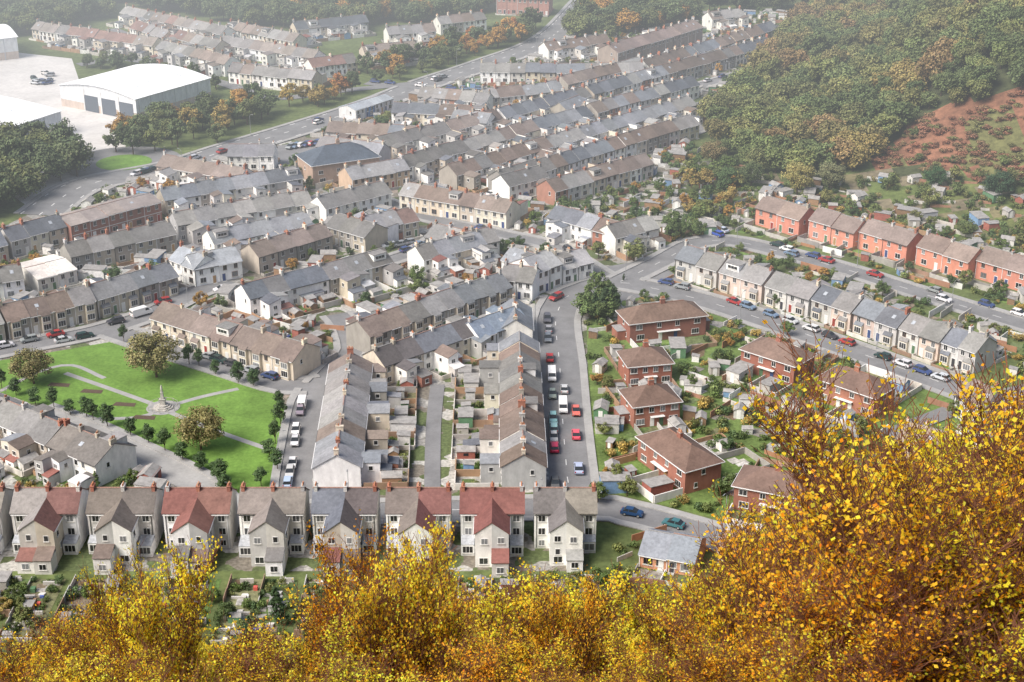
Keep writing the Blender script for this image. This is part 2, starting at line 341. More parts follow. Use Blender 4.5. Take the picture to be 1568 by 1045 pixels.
def frontsemi(x0,x1,k):
    fr=Fr(G(x0,840),G(x1,840));o=OB(fr);L=fr.L;D=8;E=7.6;T=10.2;occ_add(fr,0,L,-7,D)
    wa=jit([GREY[0],WHITE[1],GREY[1],WHITE[0],CREAM[1],GREY[3],WHITE[2],GREY[3],GREY[0]][k%9],.05);sl=(T-E)/4
    dj=U(-.5,.6)
    for i in (0,1):
        wc=jit(wa) if R()<.6 else jit(CH(WHITE+GREY));xa,xb=L*i/2,L*(i+1)/2
        rc=jit(SRC[(k+7)%8][i])
        o.box('walls',xa,xb,0,D,0,E,wc)
        xx=0 if i==0 else L;o.poly('walls',[(xx,0,E),(xx,D,E),(xx,D/2,T)],wc)
        p0=xa-(.2 if i==0 else 0);p1=xb+(.2 if i else 0)
        o.slab('roof',[(p0,-.4,E-.4*sl+.1),(p1,-.4,E-.4*sl+.1),(p1,4,T+.1),(p0,4,T+.1)],.15,rc)
        o.slab('roof',[(p0,8.4,E-.4*sl+.1),(p1,8.4,E-.4*sl+.1),(p1,4.003,T+.1),(p0,4.003,T+.1)],.15,rc)
        o.box('pots',p0,p1,3.87,4.13,T+.07,T+.2,(.33,.2,.16))
        xm=L*.12 if i==0 else L*.88
        o.win('y',0,-1,xm,6.3,1.3,1.4);o.win('y',0,-1,xm,3.6,1.3,1.4);o.win('y',0,-1,xm,1.2,1.1,1.2)
        o.box('gutters',xa+.01,xb-.01,-.52,-.41,E-.55,E-.4,(.75,.75,.75) if R()<.5 else (.06,.06,.06))
        o.box('gutters',L*.03 if i==0 else L*.96,L*.04 if i==0 else L*.97,-.12,-.01,.2,E-.4,(.06,.06,.06) if R()<.5 else (.75,.75,.75))
        ex0,ex1=(L*.24,L*.5) if i==0 else (L*.5,L*.76);ec=jit(CH(WHITE+WHITE+GREY+CREAM),.05) if R()<.5 else wc
        d=-6.0+dj;ze=6.9;zr=9.1;c=L/2
        xo=ex0 if i==0 else ex1;sg=-1 if i==0 else 1
        o.poly('walls',[(xo,0,0),(xo,d,0),(xo,d,ze),(xo,0,ze)],ec)
        o.poly('walls',[(xo,d,0),(c,d,0),(c,d,zr),(xo,d,ze)],ec)
        ss=(zr-ze)/abs(c-xo)
        o.slab('roof',[(xo+sg*.25,d-.15,ze-.25*ss+.1),(c,d-.15,zr+.1),(c,2.6,zr+.1),(xo+sg*.25,.0,ze-.25*ss+.1)],.13,jit(rc,.1))
        o.box('gutters',min(xo+sg*.25,xo+sg*.35),max(xo+sg*.25,xo+sg*.35),d,0,ze-.35,ze-.2,(.75,.75,.75))
        m=(xo+c)/2
        for z in ((5.5,2.9) if R()<.5 else (5.3,)): o.win('y',d,-1,m+U(-.2,.2),z,1.2 if R()<.6 else .9,1.2)
        for z in (5.2,2.4): o.win('x',xo,sg,-3.3 if z>4 else -2.3,z,1.1,1.1)
        if R()<.75:
            l=U(2,3.4);hh=U(2.5,3.4);lc=jit(CH(WHITE+GREY+[BRICK[0]]))
            la,lb=(xo,c-.02) if i==0 else (c+.02,xo)
            o.box('walls',la,lb,d-l,d-.01,0,hh,lc);rcc=jit(CH(RGR+RRD+RBR))
            o.slab('roof',[(la-.1,d-.02,hh+.9),(lb+.1,d-.02,hh+.9),(lb+.1,d-l-.2,hh+.05),(la-.1,d-l-.2,hh+.05)],.12,rcc)
            o.win('y',d-l,-1,(la+lb)/2,1.5,1.3,1.2)
        else:
            o.win('y',d,-1,m,1.3,1.6,1.3)
        if R()<.6:
            a0,a1=(0.1,L*.22) if i==0 else (L*.78,L-.1);l=U(1.5,3.5)
            o.box('frames',a0,a1,-l,-.01,0,2.3,jit((.75,.75,.75)));o.slab('windows',[(a0,-.02,2.9),(a1,-.02,2.9),(a1,-l-.1,2.35),(a0,-l-.1,2.35)],.06,(.4,.42,.45))
            o.win('y',-l,-1,(a0+a1)/2,1.3,(a1-a0)*.8,1.4)
    for xc in (.4,L-.4,L/2):
        cc=jit(CH(BRICK+GREY));o.box('chimneys',xc-.3,xc+.3,3.3,4.7,T-.6,T+.75,cc);o.box('chimneys',xc-.37,xc+.37,3.23,4.77,T+.6,T+.74,jit(cc,.2))
        for q in range(4): o.pot(xc,3.5+q*.33,T+.75,CH(POTC),h=.4)
    o.emit('semi_detached_house')
    for i in (0,1):
        ROWS.append(dict(fr=Fr(fr.p(L*i/2,-9.8)[:2],fr.p(L*(i+1)/2,-9.8)[:2],'S'),n=1,w=L/2,D=0,ext='back',g=int(U(12,22)),fg=0,strip=True))
# ---------------- roads ----------------
def smooth(P,step=4):
    P=[np.array(p) for p in P];out=[]
    Q=[2*P[0]-P[1]]+P+[2*P[-1]-P[-2]]
    for i in range(1,len(Q)-2):
        a,b,c,d=Q[i-1:i+3];n=max(2,int(np.linalg.norm(c-b)/step))
        for k in range(n):
            t=k/n;out.append(.5*((2*b)+(-a+c)*t+(2*a-5*b+4*c-d)*t*t+(-a+3*b-3*c+d)*t**3))
    out.append(P[-1]);return np.array(out)
RSPEC=[
([(878,782),(870,740),(862,650),(857,560),(851,490),(866,456)],9,1,'asphalt'),
([(452,785),(453,740),(462,680),(475,615),(495,585)],6.6,1,'asphalt'),
([(170,507),(260,536),(350,564),(440,591),(495,588)],6.5,1,'asphalt'),
([(-60,550),(40,530),(150,508),(235,480),(300,448),(350,430)],6.5,1,'asphalt'),
([(490,590),(525,553),(540,535),(530,500),(515,482)],5.5,1,'asphalt'),
([(-140,785),(200,786),(500,786),(880,778),(960,786),(1060,812),(1175,846)],6.5,1,'asphalt'),
([(60,630),(130,655),(205,690),(300,737),(352,785)],5,1,'pavement'),
([(862,458),(905,440),(950,434),(1050,454),(1150,484),(1300,536),(1450,590),(1640,660)],8,1,'asphalt'),
([(950,432),(1015,400),(1065,374),(1120,370),(1200,388),(1300,415),(1420,453),(1568,498),(1680,530)],6.5,1,'asphalt'),
([(60,330),(130,285),(260,258),(350,230),(450,200),(560,165),(650,130),(740,100),(840,60),(900,0)],13,1,'asphalt'),
([(664,785),(662,740),(664,650),(670,590)],3.2,0,'asphalt'),
([(720,315),(800,288),(1075,196),(1150,150)],5.5,1,'asphalt'),
([(620,300),(660,284),(900,207),(1080,158)],5.0,0,'asphalt'),
([(560,262),(620,258),(780,215),(920,176),(1190,98)],5.5,1,'asphalt'),
([(400,440),(520,420),(640,385),(700,350),(790,365),(850,380),(925,425)],5,1,'asphalt'),
([(350,430),(340,400),(280,370),(230,350)],5,0,'asphalt'),
([(480,330),(560,305),(640,330),(720,350)],5,1,'asphalt'),
([(120,100),(200,92),(330,125),(420,150),(520,140),(640,128)],6,0,'asphalt'),
([(170,45),(300,95),(420,100),(560,95),(660,85)],6,0,'asphalt'),
([(560,128),(700,140),(860,140),(1000,105),(1200,40)],5,0,'asphalt'),
([(1360,668),(1430,640),(1500,615),(1600,590)],4.5,0,'asphalt'),
]
for P,w,k,m in RSPEC: ROADS.append((smooth([G(*p) for p in P]),w))
def strip(W,o0,o1,z,keep=None,kerb=0):
    T=np.gradient(W,axis=0);T/=np.linalg.norm(T,axis=1)[:,None];N=np.stack([-T[:,1],T[:,0]],1)
    A=W+N*o0;B=W+N*o1;V=[];F=[]
    for i in range(len(W)-1):
        c=(A[i]+B[i]+A[i+1]+B[i+1])/4
        if keep and not keep(c[0],c[1]): continue
        b=len(V);V+=[(*A[i],z),(*B[i],z),(*B[i+1],z),(*A[i+1],z)];F.append((b,b+1,b+2,b+3))
        if kerb:
            V+=[(*A[i],z-kerb),(*B[i],z-kerb),(*B[i+1],z-kerb),(*A[i+1],z-kerb)]
            F+=[(b,b+3,b+7,b+4),(b+1,b+5,b+6,b+2),(b,b+4,b+5,b+1),(b+3,b+2,b+6,b+7)]
    return V,F
for k,((P,w,pv,m),(W,_)) in enumerate(zip(RSPEC,ROADS)):
    V,F=strip(W,-w/2,w/2,.10+.005*k);link('road',pymesh('road',V,F,m))
    if pv:
        for s in (-1,1):
            V,F=strip(W,s*w/2,s*(w/2+1.7),.31+.004*k+(.002 if s>0 else 0),keep=lambda x,y:rdist(x,y,k)>-.2,kerb=.24)
            if F: link('pavement',pymesh('pavement',V,F,'pavement'))
    if k in(0,5,7,8,9):
        V=[];F=[]
        T=np.gradient(W,axis=0);T/=np.linalg.norm(T,axis=1)[:,None];N=np.stack([-T[:,1],T[:,0]],1)
        for i in range(0,len(W)-1,2):
            offs=(0,) if k!=9 else (0,-5.8,5.8)
            for of in offs:
                a=W[i]+N[i]*of;b_=W[i]+T[i]*2.4+N[i]*of;b=len(V);q=N[i]*.08*(2 if k==9 else 1);V+=[(*(a-q),.106+.005*k),(*(a+q),.106+.005*k),(*(b_+q),.106+.005*k),(*(b_-q),.106+.005*k)];F.append((b,b+1,b+2,b+3))
        link('road_markings',pymesh('road_markings',V,F,'marking'))
def sheet(name,pxs,z,mat,world=False):
    V=[(*(p if world else G(*p)),z) for p in pxs];return link(name,pymesh(name,V,[tuple(range(len(V)))],mat))
def disc(name,c,r,z,mat,n=28):
    return sheet(name,[(c[0]+r*math.cos(i*math.tau/n),c[1]+r*math.sin(i*math.tau/n)) for i in range(n)],z,mat,True)
TOWN=[(-150,880),(-150,540),(-60,380),(100,300),(250,245),(420,200),(600,150),(740,100),(850,40),(1200,20),(1190,90),(1075,165),(1070,250),(1140,300),(1240,300),(1568,370),(1700,420),(1700,720),(1380,720),(1180,860),(960,900),(900,880)]
sheet('yard_ground',[(-150,875),(-150,540),(-60,380),(100,300),(250,245),(420,200),(600,150),(740,100),(850,40),(1190,60),(1075,165),(1050,250),(1060,330),(1000,390),(905,470),(915,700),(900,875)],.01,'townyard')
sheet('road_junction',[(900,472),(912,412),(1000,396),(1045,430),(1000,452)],.085,'asphalt')
PARK=[(-60,620),(-60,562),(60,543),(170,524),(260,552),(340,577),(428,605),(436,622),(428,680),(420,752),(345,757),(240,700),(180,668),(100,635),(60,618)]
sheet('park_lawn',PARK,.06,'lawn')
sheet('car_park',[(330,262),(420,225),(500,210),(520,225),(470,250),(440,275)],.075,'asphalt')
c=G(190,250);disc('roundabout_road',c,19,.215,'asphalt');disc('roundabout_grass',c,9,.27,'lawn')
sheet('industrial_yard',[(-250,200),(-250,60),(20,80),(110,90),(130,150),(230,200),(200,230),(60,250)],.02,'concrete')
sheet('industrial_yard',[(60,250),(200,230),(130,285),(60,330),(20,300)],.025,'concrete')
FOREST=[(1250,-10),(1205,55),(1110,165),(1075,205),(1120,245),(1190,280),(1290,270),(1345,240),(1385,205),(1460,165),(1568,145),(1800,125),(1900,-400),(1200,-400)]
BRACK=[(1335,262),(1345,240),(1385,205),(1460,165),(1568,145),(1700,140),(1700,310),(1568,285),(1450,270)]
ALLOT=[(1060,300),(1120,250),(1190,285),(1300,275),(1450,270),(1568,285),(1700,310),(1700,435),(1568,385),(1240,305),(1150,300)]
def axis(pts):
    o=[]
    for a,b,s in pts: o+=list(np.arange(a,b,s))
    return o+[pts[-1][1]]
XS=axis([(-3000,-300,300),(-300,80,20),(80,340,5),(340,3200,280)]);YS=axis([(-400,0,40),(0,220,6),(220,380,20),(380,900,7),(900,4000,200)])
V=[(x,y,TZ(x,y)) for y in YS for x in XS];nx=len(XS)
F=[(j*nx+i,j*nx+i+1,(j+1)*nx+i+1,(j+1)*nx+i) for j in range(len(YS)-1) for i in range(nx-1)]
def gcol(v):
    x,y,z=v
    if y<185: return (.09,.075,.035)
    if z>.2 or x>60:
        if y>380:
            u,w=PX(x,y,z)
            if inpoly(u,w,BRACK): return (.21,.1,.06) if noise.noise(Vector((x*.05,y*.05,9)))>-.25 else (.13,.13,.05)
            if inpoly(u,w,ALLOT): return CH([(.13,.15,.05),(.17,.15,.08),(.1,.13,.04),(.2,.17,.11)])
            if z>3: return (.06,.07,.03)
    return (.11,.14,.05)
gc_=[gcol(V[f[0]]) for f in F]
gm=pymesh('ground',V,F,'groundmat',gc_);gm.polygons.foreach_set('use_smooth',[True]*len(F));link('ground',gm)
# ---------------- buildings ----------------
for k,(a,b) in enumerate([(-90,8),(25,125),(140,240),(255,355),(370,468),(481,578),(593,690),(706,802),(818,912)]): frontsemi(a,b,k)
WM=WHITE+GREY+CREAM
terrace((835,750),(823,556),'W',D=8.5,roof=RGR[:3]+RSL[3:]+RBR[:1],wall=WM,g=11,fg=0,vr=.7)
terrace((482,752),(508,588),'E',D=9,roof=RGR[:3]+RSL[3:]+RBR[:2],wall=WM+STONE,g=11,fg=0,vr=.6)
terrace((815,535),(812,500),'W',D=8,roof=RSL,wall=WHITE,g=5,fg=0)
terrace((590,592),(735,540),roof=RSL+[(.12,.11,.11)],wall=WHITE+CREAM,ext='front',g=9)
terrace((735,548),(808,522),roof=[(.19,.23,.29)],wall=WHITE,g=5,fg=2)
terrace((568,546),(660,512),D=9,roof=RBR+RGR,wall=STONE,bay=2,g=12,fg=3)
terrace((660,512),(784,468),D=9,roof=[(.17,.18,.19),(.25,.25,.25)],wall=STONE+CREAM,bay=2,g=12,fg=3)
terrace((233,516),(322,545),D=9,roof=RBR+RGR[:1],wall=CREAM,bay=1,fg=2,g=12,band=(.72,.66,.54))
terrace((324,546),(450,584),D=9.5,roof=[(.2,.16,.14),(.185,.155,.145),(.22,.17,.15)],wall=CREAM,bay=2,fg=2,g=12)
terrace((385,487),(505,455),roof=[(.13,.145,.17),(.17,.17,.17)],wall=WHITE,ext='front',g=10)
terrace((507,455),(602,428),roof=RGR,wall=WHITE+STONE,ext='front',g=10)
terrace((398,421),(510,386),roof=RBR,wall=STONE,g=10)
terrace((15,522),(150,490),D=9,roof=RBR[:1]+RGR,wall=STONE,bay=2,g=10,fg=3)
terrace((-110,552),(10,524),D=9,roof=RBR[:1]+RGR,wall=STONE,bay=2,g=10,fg=3)
terrace((152,488),(275,450),roof=[(.2,.2,.21),(.17,.18,.2)],wall=STONE,bay=1,g=10,fg=3)
terrace((112,420),(272,384),roof=RGR,wall=STONE,g=10)
terrace((20,396),(105,374),roof=RSL,wall=GREY+CREAM,g=8)
terrace((-90,425),(15,400),roof=RSL,wall=GREY+CREAM,g=8)
terrace((-60,470),(40,455),roof=RGR,wall=WHITE,g=8)
terrace((300,440),(372,425),D=9,roof=[(.31,.33,.36)],wall=WHITE,g=5)
terrace((262,425),(300,440),D=8,roof=[(.31,.33,.36)],wall=WHITE,g=5)
terrace((255,332),(465,297),roof=RSL,wall=MIX,ext='front',g=9)
terrace((275,372),(480,335),roof=RSL+RGR,wall=WHITE+GREY,ext='front',g=9)
terrace((330,400),(480,368),roof=RSL,wall=WHITE,ext='front',g=8)
terrace((612,322),(775,352),D=8,roof=RBR+RGR,wall=CREAM,g=9,fg=1.5)
terrace((500,372),(560,390),D=9,roof=RGR,wall=STONE,g=6)
terrace((568,378),(642,362),D=9,roof=[(.18,.125,.11),(.27,.27,.28)],wall=STONE,g=6)
terrace((500,345),(600,318),D=8,roof=RGR,wall=WHITE,g=6)
terrace((540,300),(628,283),D=9,roof=[(.3,.3,.31)],wall=[(.58,.43,.31)],ext=None,g=4)
terrace((652,388),(700,400),D=9,roof=RGR,wall=CREAM,g=6,ext=None)
terrace((706,408),(765,395),D=9,roof=RGR,wall=WHITE,ext='front',g=6)
terrace((650,425),(745,400),D=8,roof=RGR+RSL,wall=WHITE+CREAM,ext='front',g=6)
terrace((768,425),(812,440),D=8,roof=RSL,wall=WHITE,g=6)
terrace((765,455),(815,462),D=8,roof=RGR,wall=WHITE,g=6,ext=None)
terrace((822,452),(860,438),D=10,eave=6.2,roof=[(.34,.34,.35)],wall=WHITE,ext=None,n=2,g=4)
terrace((862,437),(908,426),D=9,eave=4.5,roof=[(.36,.36,.37)],wall=WHITE,ext=None,g=4)
terrace((838,358),(905,378),roof=RSL,wall=WHITE,ext='front',g=8)
terrace((906,378),(935,386),roof=RBR,wall=BRICK,g=5)
terrace((942,392),(1008,376),D=8,roof=RGR,wall=WHITE,ext='front',g=5)
terrace((780,310),(840,293),D=8,roof=RGR,wall=WHITE,g=5)
UP=MIX+WHITE
for a,b in [((850,316),(1000,272)),((775,303),(1070,212)),((700,292),(1066,180)),((625,279),(908,196)),((915,194),(1070,150)),((590,246),(770,203)),((775,201),(905,166)),((910,164),(1185,86))]:
    terrace(a,b,roof=RSL+RGR+RBR+RSL,wall=UP,ext='front' if R()<.6 else 'back',g=9,fg=1,eave=U(4.7,5.4))
for a,b in [((485,248),(580,262)),((500,222),(640,232)),((600,192),(742,200)),((640,168),(745,178)),((745,172),(862,158)),((870,150),(990,118)),((735,128),(850,130)),((852,130),(985,128)),((995,124),(1190,62)),((840,95),(935,82)),((690,205),(745,212)),((870,190),(900,178)),((455,62),(565,50)),((596,72),(668,66)),((675,54),(745,46)),((1090,48),(1140,42))]:
    terrace(a,b,roof=RBR+RGR+RSL,wall=UP,ext=CH(['front','back']),g=8,fg=1,eave=U(4.7,5.4))
terrace((945,110),(1075,70),D=10,eave=8,roof=[(.23,.18,.165)],wall=[(.33,.28,.25)],ext=None,g=4,name='flats_block')
terrace((760,22),(840,25),D=12,eave=8,roof=[(.23,.19,.17)],wall=[(.45,.24,.2)],ext=None,g=4,name='brick_block')
for a,b in [((88,68),(235,88)),((185,36),(340,70)),((240,92),(345,118)),((335,84),(480,108)),((350,128),(478,142)),((480,122),(548,112)),((255,72),(330,92)),((345,60),(450,80)),((200,60),(250,75)),((50,60),(85,66)),((560,100),(640,92))]:
    terrace(a,b,roof=[(.26,.23,.21),(.24,.2,.175),(.23,.15,.13)]+RGR,wall=WHITE+CREAM,ext=CH(['front','back']),g=9,fg=2,eave=U(4.6,5.2),vr=.5)
terrace((242,278),(368,300),roof=RBR+RGR,wall=PINK+WHITE,ext='front',g=6)
terrace((350,262),(420,262),D=9,roof=[(.2,.2,.22)],wall=WHITE,ext=None,g=3)
terrace((545,186),(602,168),D=8,roof=[(.4,.43,.46)],wall=[(.1,.2,.42),(.7,.7,.72)],ext=None,eave=4,rise=1.2,g=3,name='filling_station',chim=False)
hipho((480,285),(582,270),D=14,eave=6.5,rise=4,wall=[(.48,.35,.28)],roof=[(.09,.11,.145)],name='public_house',g=3,fg=2)
terrace((112,376),(249,338),D=11,eave=5.8,rise=1.4,roof=[(.31,.27,.255)],wall=[(.31,.15,.115)],ext=None,g=5,name='brick_school_building',chim=False,band=(.7,.7,.68),uniform=True)
terrace((60,450),(120,435),D=14,eave=4,rise=1.0,roof=[(.64,.6,.56)],wall=[(.65,.62,.58)],ext=None,g=2,name='flat_roofed_hall',chim=False,uniform=True)
terrace((-90,640),(75,714),D=9,roof=RBR+RGR,wall=CREAM+WHITE,ext='front',g=6,fg=2)
terrace((77,715),(150,747),D=10,roof=[(.25,.25,.26),(.18,.165,.155)],wall=WHITE,ext='front',g=4,fg=2)
for (a,b) in [((1033,428),(1096,447)),((1100,449),(1165,469)),((1170,470),(1236,492)),((1241,492),(1300,513)),((1304,513),(1370,537)),((1374,538),(1434,560)),((1438,559),(1490,578))]:
    terrace((a[0],a[1]-4),(b[0],b[1]-4),D=8.5,n=2,eave=5.3,roof=RSL+RGR,wall=PINK+GREY+WHITE[:1],bay=1,g=7,fg=5,name='semi_detached_house')
for (a,b) in [((1155,344),(1222,364)),((1237,364),(1305,384)),((1313,381),(1386,404)),((1401,405),(1480,430)),((1492,426),(1572,450)),((1590,450),(1670,475))]:
    terrace(a,b,D=8.5,n=2,eave=5.3,roof=[(.24,.185,.16),(.225,.18,.16)],wall=SALM,ext=None,g=14,fg=5,uniform=True,name='semi_detached_rendered_house')
for a,b in [((964,527),(1080,513)),((962,594),(1028,588)),((970,657),(1040,648)),((976,704),(1048,758)),((1122,780),(1238,803)),((1133,566),(1214,593)),((1248,612),(1336,643)),((1532,650),(1610,690))]:
    hipho(a,b)
terrace((1457,638),(1505,655),D=8.5,roof=RBR,wall=WHITE,ext=None,n=2,g=5,fg=4,name='semi_detached_house')
terrace((1368,708),(1432,728),D=8.5,roof=[(.33,.26,.2)],wall=[(.55,.42,.28)],ext=None,n=2,g=5,fg=4,name='semi_detached_house')
terrace((1440,760),(1500,790),D=8.5,roof=RBR,wall=WHITE,ext=None,n=2,g=5,fg=4,name='semi_detached_house')
terrace((978,868),(1062,884),D=9,eave=2.9,rise=2.3,n=2,roof=[(.23,.25,.28)],wall=[(.56,.29,.18)],ext=None,g=3,fg=4,name='brick_bungalow',chim=False,uniform=True)
terrace((1098,872),(1160,888),D=9,eave=4,rise=2.2,n=2,roof=[(.37,.27,.2)],wall=[(.5,.3,.18)],ext=None,g=3,fg=4,name='brick_house')
def warehouse(a,b,D,h,rise,name,bays=3):
    fr=Fr(G(*a),G(*b));o=OB(fr);L=fr.L;occ_add(fr,0,L,0,D);wc=(.66,.68,.7)
    o.box('walls',0,L,.4,D,0,h*.35,(.55,.47,.42));o.box('walls',-.05,L+.05,.35,D+.05,h*.35,h,wc)
    n=10;P=[]
    for k in range(n+1):
        t=k/n;P.append((t*D,h+rise*math.sin(math.pi*t)))
    for k in range(n):
        o.slab('roof',[(-.6,P[k][0],P[k][1]+.1),(L+.6,P[k][0],P[k][1]+.1),(L+.6,P[k+1][0],P[k+1][1]+.1),(-.6,P[k+1][0],P[k+1][1]+.1)],.1,(.88,.89,.9))
    for x in (0,L): o.poly('walls',[(x,0,h)]+[(x,p[0],p[1]) for p in P]+[(x,D,h)],wc)
    for k in range(int(L//6)): o.box('frames',k*6+1,k*6+1.3,.2,.34,0,h,(.5,.52,.55))
    for k in range(bays):
        o.box('door',-.12,-.06,2+k*9,9+k*9,.1,h*.75,(.12,.14,.17));
        o.box('frames',-.2,-.06,9.1+k*9,9.6+k*9,0,h,(.7,.7,.7))
    for k in range(int(L//7)): o.slab('windows',[(k*7+2,D*.2,h+rise*math.sin(math.pi*.2)+.2),(k*7+3,D*.2,h+rise*math.sin(math.pi*.2)+.2),(k*7+3,D*.4,h+rise*math.sin(math.pi*.4)+.2),(k*7+2,D*.4,h+rise*math.sin(math.pi*.4)+.2)],.05,(.7,.73,.76))
    o.emit(name)
warehouse((212,186),(325,152),40,8,2.2,'warehouse')
warehouse((10,235),(98,205),60,8,2,'warehouse')
warehouse((-40,98),(30,90),30,9,2,'warehouse')
# ---------------- shed / shrub / tree assets ----------------
def prim(parts,mats):
    V=[];F=[];M=[]
    for v,f,m in parts:
        b=len(V);V+=v;F+=[tuple(b+i for i in q) for q in f];M+=[m]*len(f)
    me=bpy.data.meshes.new('m');me.from_pydata(V,[],F)
    for m in mats: me.materials.append(MATS[m])
    me.polygons.foreach_set('material_index',M);return me
def bxp(x0,x1,y0,y1,z0,z1,m):
    return ([(x0,y0,z0),(x1,y0,z0),(x1,y1,z0),(x0,y1,z0),(x0,y0,z1),(x1,y0,z1),(x1,y1,z1),(x0,y1,z1)],[(0,1,5,4),(1,2,6,5),(2,3,7,6),(3,0,4,7),(4,5,6,7),(0,3,2,1)],m)
colmat('feltroof',.9,1,.3,src=(.3,.29,.28));colmat('whitetrim',.6,1,.1,src=(.8,.8,.78))
def shed(w,l,h,r,kind):
    P=[bxp(-w/2,w/2,-l/2,l/2,0,h,0)]
    if kind==0:
        P.append(([(-w/2,-l/2,h),(-w/2,l/2,h),(0,-l/2,h+r),(0,l/2,h+r),(w/2,-l/2,h),(w/2,l/2,h)],[(0,2,4),(1,5,3)],0))
        for s in (-1,1): P.append(([(s*(w/2+.15),-l/2-.15,h-.1),(s*(w/2+.15),l/2+.15,h-.1),(0.002*s,l/2+.15,h+r+.05),(0.002*s,-l/2-.15,h+r+.05),(s*(w/2+.15),-l/2-.15,h-.18),(s*(w/2+.15),l/2+.15,h-.18),(0.002*s,l/2+.15,h+r-.03),(0.002*s,-l/2-.15,h+r-.03)],[(0,1,2,3),(4,7,6,5),(0,4,5,1),(1,5,6,2),(3,7,4,0)],1))
    else:
        P.append(([(-w/2-.15,-l/2-.15,h+.02),(w/2+.15,-l/2-.15,h+.02),(w/2+.15,l/2+.15,h+r),(-w/2-.15,l/2+.15,h+r),(-w/2-.15,-l/2-.15,h+.12),(w/2+.15,-l/2-.15,h+.12),(w/2+.15,l/2+.15,h+r+.1),(-w/2-.15,l/2+.15,h+r+.1)],[(4,5,6,7),(0,1,5,4),(1,2,6,5),(2,3,7,6),(3,0,4,7)],1))
    P.append(bxp(-.4,.4,-l/2-.04,-l/2,0,1.85,2));P.append(bxp(w/2,w/2+.04,-.5,.5,1.0,1.6,3))
    return prim(P,['objpaint','feltroof','whitetrim','carglass'])
SH=[shed(2,2.8,1.9,.5,0),shed(2.6,3.6,2.1,.6,0),shed(3,5,2.3,.25,1),shed(1.8,2.2,1.9,.3,1)]
SHC=[(.24,.15,.09),(.36,.22,.13),(.58,.57,.55),(.74,.73,.71),(.12,.24,.13),(.42,.4,.37),(.36,.13,.1),(.82,.81,.79),(.2,.32,.5),(.6,.59,.56)]
def cyl(V,F,M,p0,p1,r0,r1,n,m):
    p0=Vector(p0);p1=Vector(p1);d=(p1-p0).normalized();u=d.orthogonal().normalized();w=d.cross(u);b=len(V)
    for p,r in((p0,r0),(p1,r1)):
        for k in range(n):
            a=k*math.tau/n;V.append(tuple(p+(u*math.cos(a)+w*math.sin(a))*r))
    for k in range(n): F.append((b+k,b+(k+1)%n,b+n+(k+1)%n,b+n+k));M.append(m)
def leaves(V,F,M,C,cent,nrm,size,cols,m=1,asp=.65):
    N=len(cent);nrm=nrm+rng.normal(0,.5,(N,3));nrm/=np.linalg.norm(nrm,axis=1)[:,None]+1e-9
    t=np.cross(nrm,rng.normal(0,1,(N,3)));t/=np.linalg.norm(t,axis=1)[:,None]+1e-9;b=np.cross(nrm,t)
    s=(size*rng.uniform(.6,1.3,N))[:,None];q=np.stack([cent-t*s,cent-b*s*asp,cent+t*s,cent+b*s*asp],1).reshape(-1,3)
    o=len(V);V.extend(map(tuple,q.tolist()));F.extend([(o+4*i,o+4*i+1,o+4*i+2,o+4*i+3) for i in range(N)]);M.extend([m]*N);C.extend(cols.tolist())
def finish(name,V,F,M,C,mats):
    me=bpy.data.meshes.new(name);me.from_pydata(V,[],F)
    for m in mats: me.materials.append(MATS[m])
    me.polygons.foreach_set('material_index',M);setcol(me,C);return me
def broad(seed,H=9,R0=3.6,ncl=26,nl=85,lsize=.3,shape='round',cr=1.0):
    random.seed(seed);V=[];F=[];M=[];th=H*.3
    cyl(V,F,M,(0,0,-.5),(0,0,th),.28*min(1,R0/3),.2*min(1,R0/3),7,0);cl=[]
    for k in range(ncl):
        while True:
            x,y,z=U(-1,1),U(-1,1),U(-1,1)
            if x*x+y*y+z*z<1: break
        f=(x*x+y*y+z*z)**.5
        if f<.55: x,y,z=x/f*.6,y/f*.6,z/f*.6
        if shape=='cone':
            t=(z+1)/2;p=(x*R0*(1.05-t)*.8,y*R0*(1.05-t)*.8,.6+t*(H-1));r=U(.5,.8)*(1.25-t)
        else: p=(x*R0,y*R0,H*.62+z*H*.34);r=U(.75,1.35)*R0/3.4*cr
        cl.append((p,r))
    for (p,r) in cl[:10]:
        mid=(p[0]*.4,p[1]*.4,th+(p[2]-th)*.35);q=min(1,R0/3);cyl(V,F,M,(0,0,th-.2),mid,.13*q,.09*q,5,0);cyl(V,F,M,mid,p,.09*q,.03*q,5,0)
    C=[(1,1,1)]*len(F)
    for (p,r) in cl:
        d=rng.normal(0,1,(nl,3));d/=np.linalg.norm(d,axis=1)[:,None];rad=r*rng.uniform(.45,1.12,nl)[:,None]
        cen=np.array(p)+d*rad*np.array([1,1,.8]);b=U(.72,1.25)
        col=np.ones((nl,3))*b*rng.uniform(.8,1.2,(nl,1))*(1+rng.normal(0,.04,(nl,3)))
        d2=d+np.array([0,0,.5])
        leaves(V,F,M,C,cen,d2,lsize,col,asp=.8)
    random.seed(seed+99);return finish('tree_mesh',V,F,M,C,['bark','leaf'])
BT=[broad(11),broad(12,10,3.3,24),broad(13,8,4,28),broad(14,9,3.8,30,80)]
FT=[broad(61,10,4.5,34,75,.38,cr=1.3),broad(62,11,4.2,32,75,.38,cr=1.3),broad(63,9,4.8,38,70,.38,cr=1.25)]
BIG=[broad(21,9,4.4,60,110,.2),broad(22,9,4.6,64,110,.2)]
CON=[broad(31,9,2.4,34,80,.2,'cone'),broad(32,8,1.9,30,80,.18,'cone')]
SMALL=[broad(41,4.0,1.0,16,110,.13,cr=1.9),broad(42,4.3,.95,15,110,.13,cr=1.9)]
